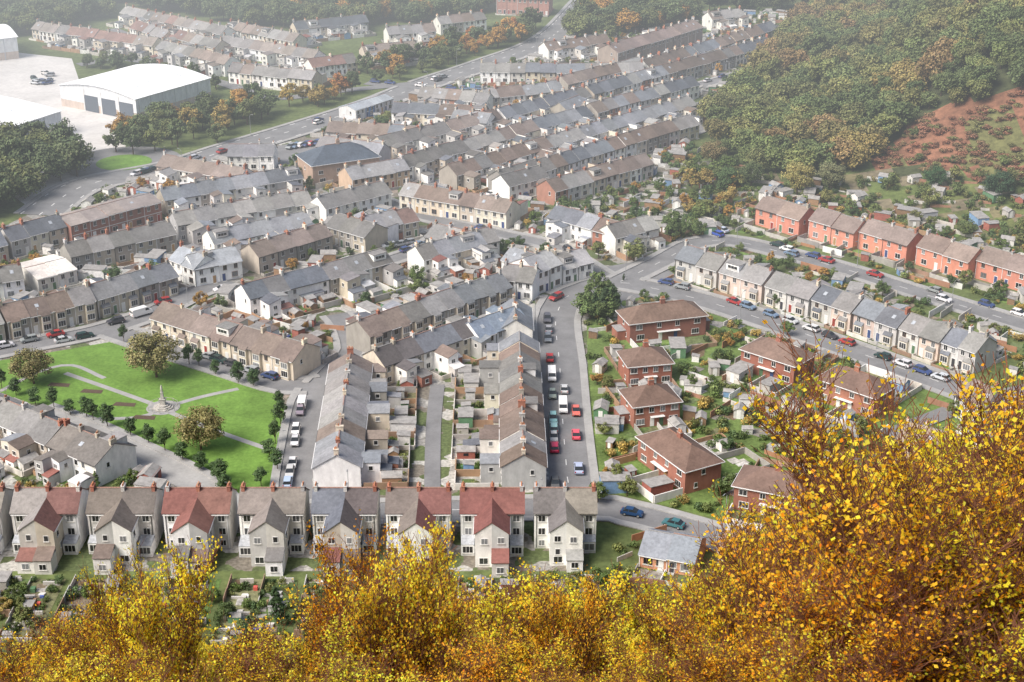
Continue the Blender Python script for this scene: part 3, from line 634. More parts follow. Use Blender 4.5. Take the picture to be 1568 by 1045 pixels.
def shrubm(seed):
    random.seed(seed);V=[];F=[];M=[]
    for k in range(5): cyl(V,F,M,(0,0,0),(U(-.5,.5),U(-.5,.5),U(.6,1)),.04,.02,4,0)
    C=[(1,1,1)]*len(F)
    for k in range(6):
        nl=45;d=rng.normal(0,1,(nl,3));d/=np.linalg.norm(d,axis=1)[:,None]
        cen=np.array((U(-.7,.7),U(-.7,.7),U(.4,1.1)))+d*rng.uniform(.3,.6,(nl,1));cen[:,2]=np.abs(cen[:,2])
        leaves(V,F,M,C,cen,d,.17,np.ones((nl,3))*U(.7,1.3)*rng.uniform(.7,1.3,(nl,1)))
    return finish('shrub_mesh',V,F,M,C,['bark','leaf'])
SB=[shrubm(51),shrubm(52),shrubm(53)]
random.seed(77)
GRN=[(.11,.155,.055),(.08,.125,.05),(.14,.18,.06),(.1,.145,.04),(.17,.19,.065)]
AUT=[(.38,.22,.06),(.42,.18,.06),(.44,.31,.08),(.32,.24,.08)]
def emp(name):
    e=bpy.data.objects.new(name,None);COL.objects.link(e);return e
SHR=emp('garden_shrubs')
def tree(meshes,x,y,sc,cols,name='broadleaf_tree',parent=None,zoff=0):
    k=U(.88,1.14);return link(name,CH(meshes),(x,y,TZ(x,y)+zoff),U(0,6.28),(sc*k,sc*k,sc*U(.88,1.12)),parent,jit(CH(cols),.18))
def shrub(x,y,s,cols=GRN): link('garden_shrub',CH(SB),(x,y,TZ(x,y)),U(0,6.28),(s,s,s*U(.7,1.2)),SHR,jit(CH(cols),.2))
# ---------------- gardens ----------------
YC=[(.3,.29,.27),(.36,.345,.32),(.22,.2,.18),(.22,.18,.13),(.44,.42,.39)]
GC=[(.11,.18,.05),(.13,.2,.055),(.1,.145,.05),(.14,.175,.075),(.17,.17,.09)]
NG=0
def gardens():
    global NG
    for r in ROWS:
        fr,n,w,D=r['fr'],r['n'],r['w'],r['D'];o=OB(fr);od=OB(fr);any_=False;st=r.get('strip');lawnp=.7 if fr.o[0]>20 and fr.o[1]<430 else .3
        if st: lawnp=.75
        for side,gmax in (('b',r['g'] if r['ext']!='front' else r['fg']+3),('f',r['fg'] if r['ext']!='front' else r['g'])):
            if gmax<1: continue
            out=1 if side=='b' else -1;base=D if side=='b' else 0
            for i in range(n):
                x0,x1=i*w,(i+1)*w;xm=(x0+x1)/2;g=0
                while g<gmax:
                    q=fr.p(xm,base+out*(g+1));
                    if hit(OCC,q[0],q[1],.2) or hit(GARD,q[0],q[1],.2) or rdist(q[0],q[1])<2.2: break
                    g+=1
                if g<1.5: continue
                ya,yb=sorted((base+out*.5,base+out*g));NG+=1
                z=.03+.0004*(NG%90)
                lw=R()<lawnp
                od.poly('plots',[(x0,ya,z),(x1,ya,z),(x1,yb,z),(x0,yb,z)],jit(CH(GC if lw else YC),.2))
                if g>5:
                    for q in range(1 if g<9 else (3 if not st else 7)):
                        px0=U(x0+.2,xm);py=base+out*U(4.5 if not st else .5,max(4.6,g-2.5));pa,pb=sorted((py,py+out*U(1,2.6)))
                        od.box('plots',px0,px0+U(1,w*.45),pa,pb,z,z+.04+.01*q,jit(CH((GC if not lw else YC)+[(.14,.1,.06)]),.2))
                hw=U(.9,1.8) if g>4 else U(.6,1.0)
                wc=jit(CH([(.46,.44,.41),(.34,.32,.3),(.56,.53,.49),(.3,.2,.14),(.66,.65,.62),(.38,.24,.15)]))
                t=.1
                if not st:
                    o.box('walls',x0-t,x0+t,ya,yb,0,hw,wc)
                    if i==n-1:o.box('walls',x1-t,x1+t,ya,yb,0,hw,wc)
                else:
                    yy=ya
                    while yy<yb-1:
                        l=U(2,6)
                        if R()<.6: o.box('walls',x0-.07,x0+.07,yy,min(yb,yy+l-.02),0,U(.5,1.4),jit(CH([(.3,.22,.15),(.42,.4,.37),(.5,.48,.45),(.3,.2,.14)])))
                        elif R()<.8:
                            for q in range(int(l/1.2)):
                                p=fr.p(x0,yy+q*1.2);shrub(p[0],p[1],U(.5,.9),GRN[:2]+GRN[3:4])
                        yy+=l
                ye=base+out*g;y2,y3=sorted((ye,ye+out*.2));o.box('walls',x0+t+.01,x1-t-.01,y2,y3,0,hw,jit(wc));any_=True
                if g>=6:
                    for q in range(1 if not st else 2):
                        if R()<.75:
                            p=fr.p(xm+U(-.5,.5)*w*(.3 if not st else .6),base+out*(g-U(1.8,3.5)-q*U(4,8)));link('garden_shed',CH(SH),(p[0],p[1],.02),math.atan2(fr.a[1],fr.a[0])+CH([0,math.pi/2,math.pi]),U(.5,.8) if st else (U(.85,1.15) if w>4.5 else .72),None,jit(CH(SHC)))
                    for k in range(int(U(1,6) if not st else U(16,30))):
                        p=fr.p(U(x0+.3,x1-.3),base+out*U(4 if not st else 1,g+(2 if st else -.5)));shrub(p[0],p[1],U(.35,1.2))
                    if st:
                        for q in range(int(U(1,4))):
                            p=fr.p(U(x0,x1),base+out*U(5,g+3));tree(BT if R()<.7 else CON,p[0],p[1],U(.22,.48),GRN+AUT[3:])
                        for k in range(4):
                            yy=base+out*(g*(.1+.22*k)+U(-1,1));y2,y3=sorted((yy,yy+out*.3));xx=U(x0,xm);o.box('walls',xx,xx+U(2,w*.5),y2,y3,0,U(.3,1.0),jit((.5,.48,.45)))
                            for q in range(4): o.box('walls',x0+w*.45,x0+w*.45+1,y2-.3-q*.35,y2-.02-q*.35,0,.5-.12*q,jit((.6,.58,.55)))
                    for k in range(int(U(0,5) if not st else U(4,9))):
                        a=U(x0+.4,x1-1.2);b=base+out*U(2 if side=='b' and r['ext'] else 1,g-1)
                        if r['ext']=='back' and abs(b-base)<7 and not st: continue
                        s=U(.3,1.1);o.box('walls',a,a+s,b,b+U(.3,1.0),0,U(.3,1.1),jit(CH([(.7,.7,.68),(.1,.2,.1),(.1,.15,.4),(.5,.1,.08),(.15,.15,.15),(.3,.2,.12),(.75,.75,.73)])))
                elif R()<.5:
                    p=fr.p(U(x0+.5,x1-.5),base+out*g*.6);shrub(p[0],p[1],U(.35,.6))
                q0,q1=sorted((base,base+out*g));occ_add(fr,x0,x1,q0,q1,GARD)
        if any_:
            cx,cy,_=fr.p(fr.L/2,0)
            Vv,Ff,Cc=o.P['walls'];me=pymesh('garden_wall',[(v[0]-cx,v[1]-cy,v[2]) for v in Vv],Ff,'wall',Cc);link('garden_wall',me,(cx,cy,0))
            Vv,Ff,Cc=od.P['plots'];me=pymesh('garden_plot',[(v[0]-cx,v[1]-cy,v[2]) for v in Vv],Ff,'yardmat',Cc);link('garden_plot',me,(cx,cy,0))
gardens()
TW=[G(*p) for p in TOWN];PKW=[G(*p) for p in PARK];NOF=[[G(*p) for p in q] for q in ([(900,480),(915,410),(1000,395),(1045,430)],[(330,265),(420,222),(500,205),(530,225),(440,280)],[(120,300),(100,220),(260,200),(280,265)])]
wall=OB(Fr((0,0),(1,0)));plots=OB(Fr((0,0),(1,0)));npl=0
y=205
while y<745:
    x=-290
    while x<210:
        px,py=x+U(-1.5,1.5),y+U(-1.5,1.5);x+=3.6
        if abs(PX(px,py,0)[0]-784)>860: continue
        if not inpoly(px,py,TW) or inpoly(px,py,PKW) or any(inpoly(px,py,q) for q in NOF): continue
        if hit(OCC,px,py,2.2) or hit(GARD,px,py,.8) or rdist(px,py)<3.0: continue
        q=R();right=px>22 and py<440
        if q<(.16 if right else .28): link('garden_shed',CH(SH),(px,py,TZ(px,py)),U(-.5,.1)+CH([0,1.57]),U(.7,1.2),None,jit(CH(SHC)))
        elif q<.62:
            for k in range(3 if right else 2): shrub(px+U(-1.5,1.5),py+U(-1.5,1.5),U(.4,1.4),GRN+AUT[2:])
        elif q<.73: tree(BT,px,py,U(.28,.55),GRN+AUT[:1])
        elif q<.93:
            a=U(0,1.57)-.3 if not right else CH([-.72,.85])+U(-.06,.06);f=Fr((px,py),(px+math.cos(a),py+math.sin(a)));wall.fr=f
            wall.box('w',0,U(3,9),0,.15,0,U(.8,1.8),jit(CH([(.46,.44,.41),(.56,.53,.49),(.33,.18,.12),(.7,.7,.68),(.38,.2,.12)])))
        if right and R()<.55:
            a=-.72+U(-.05,.05);plots.fr=Fr((px,py),(px+math.cos(a),py+math.sin(a)));npl+=1
            s=U(1.5,4);zz=.05+.0005*(npl%80);plots.poly('p',[(0,0,zz),(s,0,zz),(s,U(2,6),zz),(0,U(2,6),zz)],jit(CH(GC+YC+[(.18,.13,.08)]),.2))
    y+=3.6
Vv,Ff,Cc=wall.P['w'];link('boundary_wall',pymesh('boundary_wall',Vv,Ff,'wall',Cc))
Vv,Ff,Cc=plots.P['p'];link('vegetable_plots',pymesh('vegetable_plots',Vv,Ff,'yardmat',Cc))
sheet('estate_lawn',[(898,490),(960,452),(1085,470),(1230,530),(1460,610),(1560,660),(1500,720),(1380,700),(1250,830),(1120,800),(960,760),(905,745)],.02,'roughlawn')
# ---------------- park things ----------------
def path(P,w,z,mat='pavement',name='park_path'):
    V,F=strip(smooth([G(*p) for p in P],2),-w/2,w/2,z);link(name,pymesh(name,V,F,mat))
path([(250,625),(310,608),(365,596)],1.4,.075);path([(250,625),(180,600),(100,572)],1.4,.079);path([(250,628),(330,660),(415,690)],1.4,.083);path([(250,628),(210,640),(150,642)],1.4,.087);path([(0,600),(60,570),(110,560),(160,580)],1.2,.091)
c=G(250,625);disc('memorial_paving',c,3.6,.095,'pavement')
def memorial():
    V=[];F=[];M=[]
    def pr(r0,r1,z0,z1,n=8): 
        b=len(V)
        for r,z in((r0,z0),(r1,z1)):
            for k in range(n): a=(k+.5)*math.tau/n;V.append((r*math.cos(a),r*math.sin(a),z))
        for k in range(n):F.append((b+k,b+(k+1)%n,b+n+(k+1)%n,b+n+k))
        F.append(tuple(range(b+n,b+2*n)))
    pr(2.3,2.3,0,.25);pr(1.8,1.8,.25,.5);pr(1.3,1.3,.5,.8);pr(.8,.75,.8,2.0,4);pr(.9,.9,2.0,2.15,4);pr(.5,.35,2.15,3.6,4);pr(.45,.45,3.6,3.75,4)
    pr(.2,.28,3.75,4.4);pr(.28,.2,4.4,5.0);pr(.1,.15,5.0,5.15);pr(.15,.08,5.15,5.35)
    for k in range(12):
        a=k*math.tau/12;cyl(V,F,M,(3.2*math.cos(a),3.2*math.sin(a),0),(3.2*math.cos(a),3.2*math.sin(a),1),.07,.07,4,0)
        a2=a+math.tau/12;cyl(V,F,M,(3.2*math.cos(a),3.2*math.sin(a),.9),(3.2*math.cos(a2),3.2*math.sin(a2),.9),.04,.04,4,0)
    link('war_memorial',pymesh('war_memorial',V,F,'stone'),(c[0],c[1],.1))
memorial()
for u,v,s in ((240,578,1.18),(308,690,1.12),(52,588,1.0)):
    p=G(u,v);tree(BIG,p[0],p[1],s,[(.22,.2,.085)])
for u,v in [(190,525),(290,560),(305,562),(365,588),(388,592),(55,622),(25,606),(83,626),(108,636),(143,645),(200,668),(228,680),(253,692),(428,630),(422,680),(335,735),(400,745),(413,700),(345,758),(133,640),(430,650),(165,655),(280,706),(308,720),(425,720),(3,596),(340,745),(330,575)]:
    p=G(u,v);tree(SMALL,p[0],p[1],U(1.0,1.3),[(.07,.115,.045)],'clipped_park_tree')
p=G(148,748);tree(CON,p[0],p[1],.5,GRN)
for u,v in ((140,600),(190,620),(220,640),(90,590)):
    p=G(u,v);sheet('flower_bed',[(p[0]-2.5,p[1]-.6),(p[0]+2.5,p[1]-1.2),(p[0]+2.5,p[1]+.6),(p[0]-2,p[1]+1.2)],.1,'bark',True)
# ---------------- groves ----------------
def grove(poly,sp,sc,cols,name,meshes=BT,px=True):
    e=emp(name);W=[G(*p) for p in poly];xs=[p[0] for p in W];ys=[p[1] for p in W];y=min(ys)
    while y<max(ys):
        x=min(xs)
        while x<max(xs):
            a,b=x+U(-.4,.4)*sp,y+U(-.4,.4)*sp;x+=sp
            if inpoly(a,b,W) and rdist(a,b)>1 and not hit(OCC,a,b,1): tree(meshes,a,b,U(*sc),cols,'tree',e)
        y+=sp
HG=[(.11,.14,.06),(.09,.12,.055),(.14,.16,.06)]
grove([(-60,340),(-60,230),(40,228),(130,240),(120,290),(40,330)],6.5,(.9,1.25),HG,'roadside_trees',FT)
grove([(150,245),(165,205),(300,190),(370,190),(330,222),(230,235)],7.5,(.7,1.1),HG+AUT+HG,'autumn_trees')
grove([(235,195),(300,180),(400,160),(430,180),(330,205)],6.5,(.8,1.1),AUT+HG+HG,'autumn_trees')
grove([(430,180),(530,158),(520,130),(430,155)],6.5,(.7,1.0),AUT+HG,'autumn_trees')
grove([(250,262),(350,238),(440,210),(420,204),(330,226),(240,250)],8,(.5,.8),HG+AUT,'roadside_trees')
grove([(530,152),(640,115),(740,85),(730,80),(620,108),(520,142)],7,(.6,.95),HG+AUT[:1],'roadside_trees')
grove([(-60,60),(-60,-10),(180,-10),(170,28),(60,55)],6.5,(.8,1.2),HG,'distant_trees',FT)
grove([(180,5),(350,40),(480,48),(600,40),(700,30),(760,20),(760,-40),(180,-40)],6.5,(.8,1.2),HG+HG+AUT[:1],'distant_trees',FT)
grove([(550,138),(600,110),(720,85),(850,70),(880,45),(830,40),(700,70),(560,110)],7,(.8,1.15),HG+HG+AUT[:2],'distant_trees')
grove([(860,70),(860,10),(1060,-10),(1070,35),(950,60)],7,(.8,1.2),HG+HG+AUT[:1],'distant_trees',FT)
grove([(1080,20),(1200,20),(1230,-40),(1080,-40)],8,(.8,1.1),HG,'distant_trees',FT)
grove([(-300,-40),(1250,-40),(1300,-140),(-400,-140)],8,(1.0,1.3),HG,'distant_trees',FT)
grove([(100,92),(240,95),(340,125),(330,140),(220,108),(110,105)],6,(.5,.8),HG,'distant_trees')
grove([(440,258),(480,258),(475,290),(450,290)],5,(.5,.7),GRN,'trees')
grove([(1030,385),(1085,375),(1080,350),(1025,360)],4,(.45,.7),GRN[:2],'evergreen_hedge')
grove([(850,330),(905,340),(905,325),(855,315)],3,(.35,.45),GRN[:2],'evergreen_hedge')
grove([(890,492),(940,498),(945,468),(905,466)],3.6,(.7,.95),GRN[:2],'evergreen_trees')
grove([(1060,345),(1110,320),(1150,310),(1120,255),(1060,250),(1020,300)],6.5,(.4,.85),GRN+AUT[3:],'garden_trees')
for u,v,s in ((925,488,1.35),(910,484,1.0),(1320,800,1.1),(1300,825,.9),(382,985,.75),(425,955,1.0),(405,985,.5),(1335,690,.6),(955,430,.3)):
    p=G(u,v);tree(CON,p[0],p[1],s,[(.055,.09,.04)],'conifer_tree')
for u,v,s in ((970,400,.75),(640,435,.6),(1205,515,.4),(1460,640,.45),(1100,760,.4),(610,960,.5),(960,760,.5),(915,770,.5),(1030,350,.6),(940,740,.45),(580,985,.5),(650,960,.5),(1160,650,.45),(1250,690,.5),(1290,690,.5),(1350,700,.5),(1060,600,.4),(1100,560,.4),(40,960,.4),(120,975,.4),(20,930,.4),(920,900,.4),(880,905,.45),(950,905,.4),(930,600,.4),(925,665,.4),(1190,470,.45),(1230,610,.45),(1110,690,.45),(400,470,.4),(560,470,.45),(700,495,.4),(820,345,.5),(480,400,.4)):
    p=G(u,v);tree(BT,p[0],p[1],s,GRN)
# ---------------- woodland hill ----------------
wood=emp('woodland');brk=emp('bracken');OLV=[(.14,.175,.06),(.115,.15,.055),(.175,.195,.065),(.19,.19,.065),(.1,.135,.05),(.15,.16,.06),(.13,.165,.06)];OLA=[(.25,.2,.07),(.23,.16,.07),(.2,.18,.07)]
y=380;nt_=0
while y<1000:
    x=70
    while x<420:
        a,b=x+U(-2.4,2.4),y+U(-2.4,2.4);x+=6.6
        z=TZ(a,b);u,v=PX(a,b,z)
        if u>1640: break
        if v<-150 or v>440 or hit(OCC,a,b,2) or hit(GARD,a,b,1): continue
        if inpoly(u,v,FOREST):
            tree(FT,a,b,U(.62,1.1)*(1 if R()<.9 else 1.2),OLA if noise.noise(Vector((a*.025,b*.025,5)))+U(-.15,.15)>.22 else OLV,'tree',wood);nt_+=1
        elif inpoly(u,v,BRACK):
            for k in range(7):
                a2,b2=a+U(-3.3,3.3),b+U(-3.3,3.3);s=U(.6,1.3)
                link('bracken_clump',CH(SB),(a2,b2,TZ(a2,b2)),U(0,6),(s*1.5,s*1.5,s*.8),brk,jit(CH([(.28,.13,.08),(.25,.13,.08),(.21,.14,.075),(.17,.17,.065)]),.2))
            if R()<(.1 if v<245 else .3): tree(BT,a,b,U(.35,.65),OLV)
        elif inpoly(u,v,ALLOT):
            q=R()
            if q<.38: link('garden_shed',CH(SH),(a,b,z),U(0,3),U(.8,1.2),None,jit(CH(SHC)))
            for k in range(4): shrub(a+U(-3,3),b+U(-3,3),U(.5,1.5),GRN+[(.22,.19,.08)])
            if q>.65: tree(BT,a,b,U(.35,.7),OLV)
            if R()<.6:
                f=wall.fr=Fr((a,b),(a+1,b+U(-.6,-.3)));wall.P={};l=U(3,7);zz=[TZ(*f.p(0,0)[:2]),TZ(*f.p(l,0)[:2])];cc=jit(CH([(.46,.44,.41),(.33,.18,.12),(.6,.58,.55)]))
                wall.box('w',0,l,0,.12,min(zz)-.3,max(zz)+U(.5,1.1),cc);Vv,Ff,Cc=wall.P['w'];link('allotment_fence',pymesh('allotment_fence',Vv,Ff,'wall',Cc))
    y+=6.6
print('forest',nt_)
def rayT(u,v):
    d=ray(u,v);t=.1
    while t<.5:
        x,y,z=d[0]*t,d[1]*t,HC+d[2]*t
        if z<TZ(x,y): return x,y
        t+=.0005
    return d[0]*t,d[1]*t
for u,v,s,cc in ((1430,292,.95,(.055,.11,.045)),(1525,305,1.1,(.05,.09,.045)),(1220,300,1.25,(.28,.25,.09)),(1270,292,1.1,(.17,.18,.09)),(1090,255,1.05,(.24,.19,.09)),(1150,285,.95,(.09,.12,.05)),(1115,290,.85,(.08,.13,.05))):
    p=rayT(u,v);tree(BIG,p[0],p[1],s*.85,[cc])
# ---------------- vehicles ----------------
def carmesh(kind):
    P=[]
    def ext(prof,w0,w1,zsplit,m,mt=None):
        n=len(prof);V=[];
        for s in(-1,1):
            for x,z in prof:
                ww=w0 if z<=zsplit else w1
                V.append((x,s*ww,z))
        F=[tuple(range(n)),tuple(range(2*n-1,n-1,-1))];
        return (V,F,m),(V,[(i,(i+1)%n,n+(i+1)%n,n+i) for i in range(n)],m if mt is None else mt)
    if kind=='van':
        a,b=ext([(-2.6,.4),(-2.62,1.9),(-2.5,2.05),(1.2,2.05),(1.45,1.95),(2.0,1.2),(2.55,1.0),(2.65,.75),(2.65,.4)],.93,.86,1.1,0);P+=[a,b]
        P.append(([(1.52,-.78,1.86),(1.52,.78,1.86),(2.03,.82,1.22),(2.03,-.82,1.22)],[(0,1,2,3)],1))
        for s in(-1,1):P.append(([(.7,s*.9,1.25),(1.75,s*.9,1.25),(1.4,s*.875,1.8),(.7,s*.875,1.8)],[(0,1,2,3)],1))
        P.append(bxp(-2.64,-2.6,-.7,-.1,1.2,1.75,1));P.append(bxp(-2.64,-2.6,.1,.7,1.2,1.75,1));wx=(-1.7,1.75);X=2.66
    else:
        e=-2.15 if kind=='saloon' else -1.95
        a,b=ext([(e,.35),(e-.05,.7),(e+.08,.92),(-1.0,.98),(1.0,.97),(1.85,.82),(2.08,.62),(2.08,.35)],.87,.80,.75,0);P+=[a,b]
        cab=[(-1.75,.93),(-1.2,1.42),(.25,1.44),(1.1,.93)] if kind=='saloon' else [(-1.88,.93),(-1.62,1.42),(.3,1.46),(1.15,.93)]
        a,b=ext(cab,.8,.62,1.0,1);P+=[a,b]
        P.append(bxp(cab[1][0]+.05,cab[2][0]-.03,-.63,.63,cab[1][1]-.01,cab[2][1]+.035,0))
        for xx in (-.55,): 
            for s in(-1,1): P.append(([(xx-.06,s*.815,.93),(xx+.06,s*.815,.93),(xx+.06,s*.635,1.43),(xx-.06,s*.635,1.43)],[(0,1,2,3)],0))
        wx=(-1.3,1.32);X=2.09
    for s in(-1,1):
        P.append(bxp(X-.02,X+.02,min(s*.5,s*.78),max(s*.5,s*.78),.58,.74,3));
        xb=-2.64 if kind=='van' else (e-.03);P.append(bxp(xb-.04,xb+.02,min(s*.6,s*.8),max(s*.6,s*.8),.65,.9,4))
        for w in wx:
            V=[];F=[];M=[];cyl(V,F,M,(w,s*.68,.32),(w,s*.9,.32),.33,.33,12,0);F.append(tuple(range(12,24)));P.append((V,F,2))
            V=[];F=[];M=[];cyl(V,F,M,(w,s*.9,.32),(w,s*.91,.32),.2,.18,8,0);F.append(tuple(range(8,16)));P.append((V,F,3))
    P.append(bxp(X-.02,X+.015,-.45,.45,.4,.52,2))
    return prim(P,['carpaint','carglass','tyre','metal','taillight'])
colmat('taillight',.4,1,.1,src=(.4,.02,.02))
CM={'hatch':carmesh('hatch'),'saloon':carmesh('saloon'),'van':carmesh('van')}
CC=[(.6,.6,.62),(.75,.75,.75),(.05,.05,.06),(.35,.04,.04),(.05,.08,.2),(.3,.32,.35),(.15,.22,.32),(.02,.05,.05),(.5,.52,.55),(.3,.32,.33)]
def car(u,v,ang,kind=None,col=None):
    x,y=G(u,v);link('parked_van' if kind=='van' else 'parked_car',CM[kind or CH(['hatch','hatch','saloon'])],(x,y,.2),ang+(math.pi if R()<.5 else 0),U(.96,1.06),None,col or jit(CH(CC)))
def dirpx(a,b): p,q=G(*a),G(*b);return math.atan2(q[1]-p[1],q[0]-p[0])
a=dirpx((868,740),(855,520));
RED=(.5,.03,.03);WHT=(.78,.78,.78)
for u,v,k,cc in [(840,508,None,(.3,.3,.32)),(839,522,None,(.15,.17,.2)),(842,552,None,RED),(845,580,'van',WHT),(846,608,None,(.3,.35,.3)),(847,645,None,(.3,.55,.55)),(848,660,None,(.3,.5,.5)),(848,674,None,(.5,.5,.5)),(849,690,None,(.55,.04,.1)),(862,628,'van',WHT),(882,634,None,(.65,.15,.12)),(882,670,None,(.7,.1,.14)),(886,722,None,(.4,.45,.6)),(850,745,None,(.1,.1,.1)),(864,600,None,(.6,.6,.6)),(838,492,None,(.1,.1,.12))]: car(u,v,a,k,cc)
a=dirpx((453,740),(475,615))
for u,v,k,cc in [(463,622,'van',WHT),(460,633,None,(.3,.25,.3)),(453,663,None,WHT),(452,680,None,(.6,.6,.62)),(448,714,None,WHT),(444,728,None,(.5,.5,.5)),(441,743,None,(.4,.5,.65))]: car(u,v,a,k,cc)
a=dirpx((1150,484),(1300,536))
for u,v in [(1145,473),(1180,485),(1210,495),(1242,507),(1270,518),(1297,528),(1352,550),(1382,561),(1412,572),(1440,582),(1125,466)]: car(u,v,a)
a=dirpx((980,438),(1060,455))
for u,v in [(1020,436),(1045,443)]: car(u,v,a)
a=dirpx((1200,388),(1300,415))
for u,v in [(1205,385),(1265,402),(1212,392),(1340,424),(1190,378),(1245,395)]: car(u,v,a)
for u,v in [(1430,448),(1510,470),(1560,484),(1445,462)]: car(u,v,dirpx((1420,453),(1568,498)))
for u,v in [(1105,356),(1098,362),(1090,352)]: car(u,v,-.9,None,(.05,.1,.4) if u<1100 else (.5,.55,.65))
car(968,790,dirpx((940,784),(1000,794)),'saloon',(.02,.06,.15));car(1031,807,dirpx((1000,796),(1060,812)),'saloon',(.05,.15,.17))
a=dirpx((260,536),(440,591))
for u,v in [(336,555),(357,562),(385,571),(414,580),(320,550)]: car(u,v,a)
a=dirpx((40,530),(150,508))
for u,v in [(8,533),(45,524),(85,516),(98,525),(130,519),(178,496)]: car(u,v,a)
car(217,484,dirpx((200,490),(235,480)),'van',WHT);car(250,466,a);car(340,447,a);car(345,455,a)
car(852,459,dirpx((840,465),(862,455)));car(625,375,.5);car(612,378,.5);car(596,380,.5);car(800,303,0)
a=dirpx((450,200),(560,165))
for i in range(14): u=U(200,700);v=np.interp(u,[130,260,350,450,560,650,740],[285,258,230,200,165,130,100])+U(-3,3);car(u,v,a)
for i in range(8): car(445+i*8,228-i*1.2,1.2)
for i in range(10): car(60+U(-8,18),120+U(-6,10),U(0,3))
for P in (RSPEC[11],RSPEC[13],RSPEC[14],RSPEC[19]):
    pts=P[0]
    for j in range(len(pts)-1):
        L=math.dist(pts[j],pts[j+1]);dd=dirpx(pts[j],pts[j+1]);nC=int(L/22)
        for k in range(nC):
            if R()<.7:
                t=(k+.5)/nC;w=G(pts[j][0]+(pts[j+1][0]-pts[j][0])*t,pts[j][1]+(pts[j+1][1]-pts[j][1])*t);o=1.7
                link('parked_car',CM[CH(['hatch','saloon'])],(w[0]-math.sin(dd)*o,w[1]+math.cos(dd)*o,.2),dd,1,None,jit(CH(CC)))
V=[];F=[];M=[]
cyl(V,F,M,(0,0,0),(0,0,1.2),.11,.1,8,0);cyl(V,F,M,(0,0,1.2),(0,0,6.8),.07,.05,8,0);cyl(V,F,M,(0,0,6.8),(.5,0,7.3),.05,.04,6,0);cyl(V,F,M,(.5,0,7.3),(1.3,0,7.4),.04,.04,6,0);cyl(V,F,M,(1.1,0,7.38),(1.8,0,7.42),.12,.08,6,0);F.append(tuple(range(len(V)-6,len(V))))
LM=pymesh('street_lamp_mesh',V,F,'metal')
for k in (0,1,2,3,5,7,8,9,13):
    W,w=ROADS[k];s=1
    for i in range(4,len(W)-1,8 if k!=9 else 10):
        t=W[i+1]-W[i];t/=np.linalg.norm(t);n=np.array([-t[1],t[0]])*s;p=W[i]+n*(w/2+.5)
        if hit(OCC,p[0],p[1],.3): continue
        link('street_lamp',LM,(p[0],p[1],.3),math.atan2(-n[1],-n[0]));s=-s
# ---------------- foreground birches ----------------
PAL=np.array([(1.0,.46,.02),(1.0,.58,.025),(.97,.34,.015),(1.0,.74,.04),(.97,.87,.07),(.7,.74,.09)])
def birch(seed,nstem,wts,H=10,nleaf=15000,spread=.28,ls=.075):
    random.seed(seed);V=[];F=[];M=[];anch=[]
    def grow(p,d,L,r,lev):
        n=5 if lev<2 else 4;st=L/n
        for k in range(n):
            d=(d+Vector((U(-.16,.16),U(-.16,.16),U(-.04,.14)))).normalized();q=p+d*st;r2=r*(1-.75*(k+1)/n) if lev else r*(1-.8*(k+1)/n)
            cyl(V,F,M,p,q,max(r*(1-.75*k/n),.011),max(r2,.009),5 if lev<2 else 3,0)
            if lev>=2:
                anch.append(q);anch.append((p+q)/2)
            if lev<3 and (k>=1 or lev):
                for c in range(3 if lev==0 else (3 if lev==1 else 2)):
                    a=U(0,6.28);s=Vector((math.cos(a),math.sin(a),U(.3,.9))).normalized();nd_=(d*.55+s*.75).normalized()
                    grow(p.lerp(q,R()),nd_,L*U(.3,.5)*(1-.35*k/n) if lev==0 else L*U(.4,.6),max(r2*.5,.01),lev+1)
            p=q
    for s in range(nstem):
        a=U(0,6.28);sp=U(.3,1)*spread if nstem>1 else .05
        grow(Vector((math.cos(a)*.15,math.sin(a)*.15,-.5)),Vector((math.cos(a)*sp,math.sin(a)*sp,1)).normalized(),H*U(.68,.92) if s else H*.9,.1,0)
    C=[(1,1,1)]*len(F);A=np.array([a[:] for a in anch]);wt=rng.gamma(.45,1,len(A))+.02
    hsh=np.sin(A[:,0]*2.1+1)*np.sin(A[:,1]*2.3+2)*np.sin(A[:,2]*1.9);wt*=np.clip(.6+1.2*hsh,.06,2);wt/=wt.sum()
    idx=rng.choice(len(A),nleaf,p=wt)
    cen=A[idx]+rng.normal(0,.12,(nleaf,3));cen=cen[cen[:,2]>1.0];N=len(cen)
    zt=float(np.percentile(cen[:,2],99.2));h=np.clip((cen[:,2]/zt-.45)*1.7,0,1)
    ci=rng.choice(len(PAL),N,p=wts);col=PAL[ci]
    yel=np.array([1.0,.87,.08]);m=(h*rng.uniform(0,.8,N))[:,None];col=col*(1-m)+yel*m
    col=np.clip(col*rng.uniform(.88,1.1,(N,1)),0,1)
    leaves(V,F,M,C,cen,np.tile(np.array([[-.3,-.4,.6]]),(N,1)),ls,col,asp=.75)
    me=finish('birch_mesh',V,F,M,C,['twig','birchleaf']);print('birch',len(F),zt);return me,zt
W1=[.34,.24,.2,.13,.06,.03];W2=[.15,.27,.05,.3,.15,.08];W3=[.05,.14,.02,.31,.33,.15]
B=[birch(101,3,W1,nleaf=9500),birch(102,4,W1,nleaf=10500,spread=.4),birch(103,3,W2,nleaf=9500),birch(104,4,W2,nleaf=10500,spread=.4),birch(105,3,W3,nleaf=11000,ls=.11)]
random.seed(5)
TINT=[(1,1,1),(1,.9,.85),(1,1.1,1),(1,.8,.75),(1,1.15,1.2)]
def ztop(v,Y): d=ray(784,v);return HC+d[2]/d[1]*Y
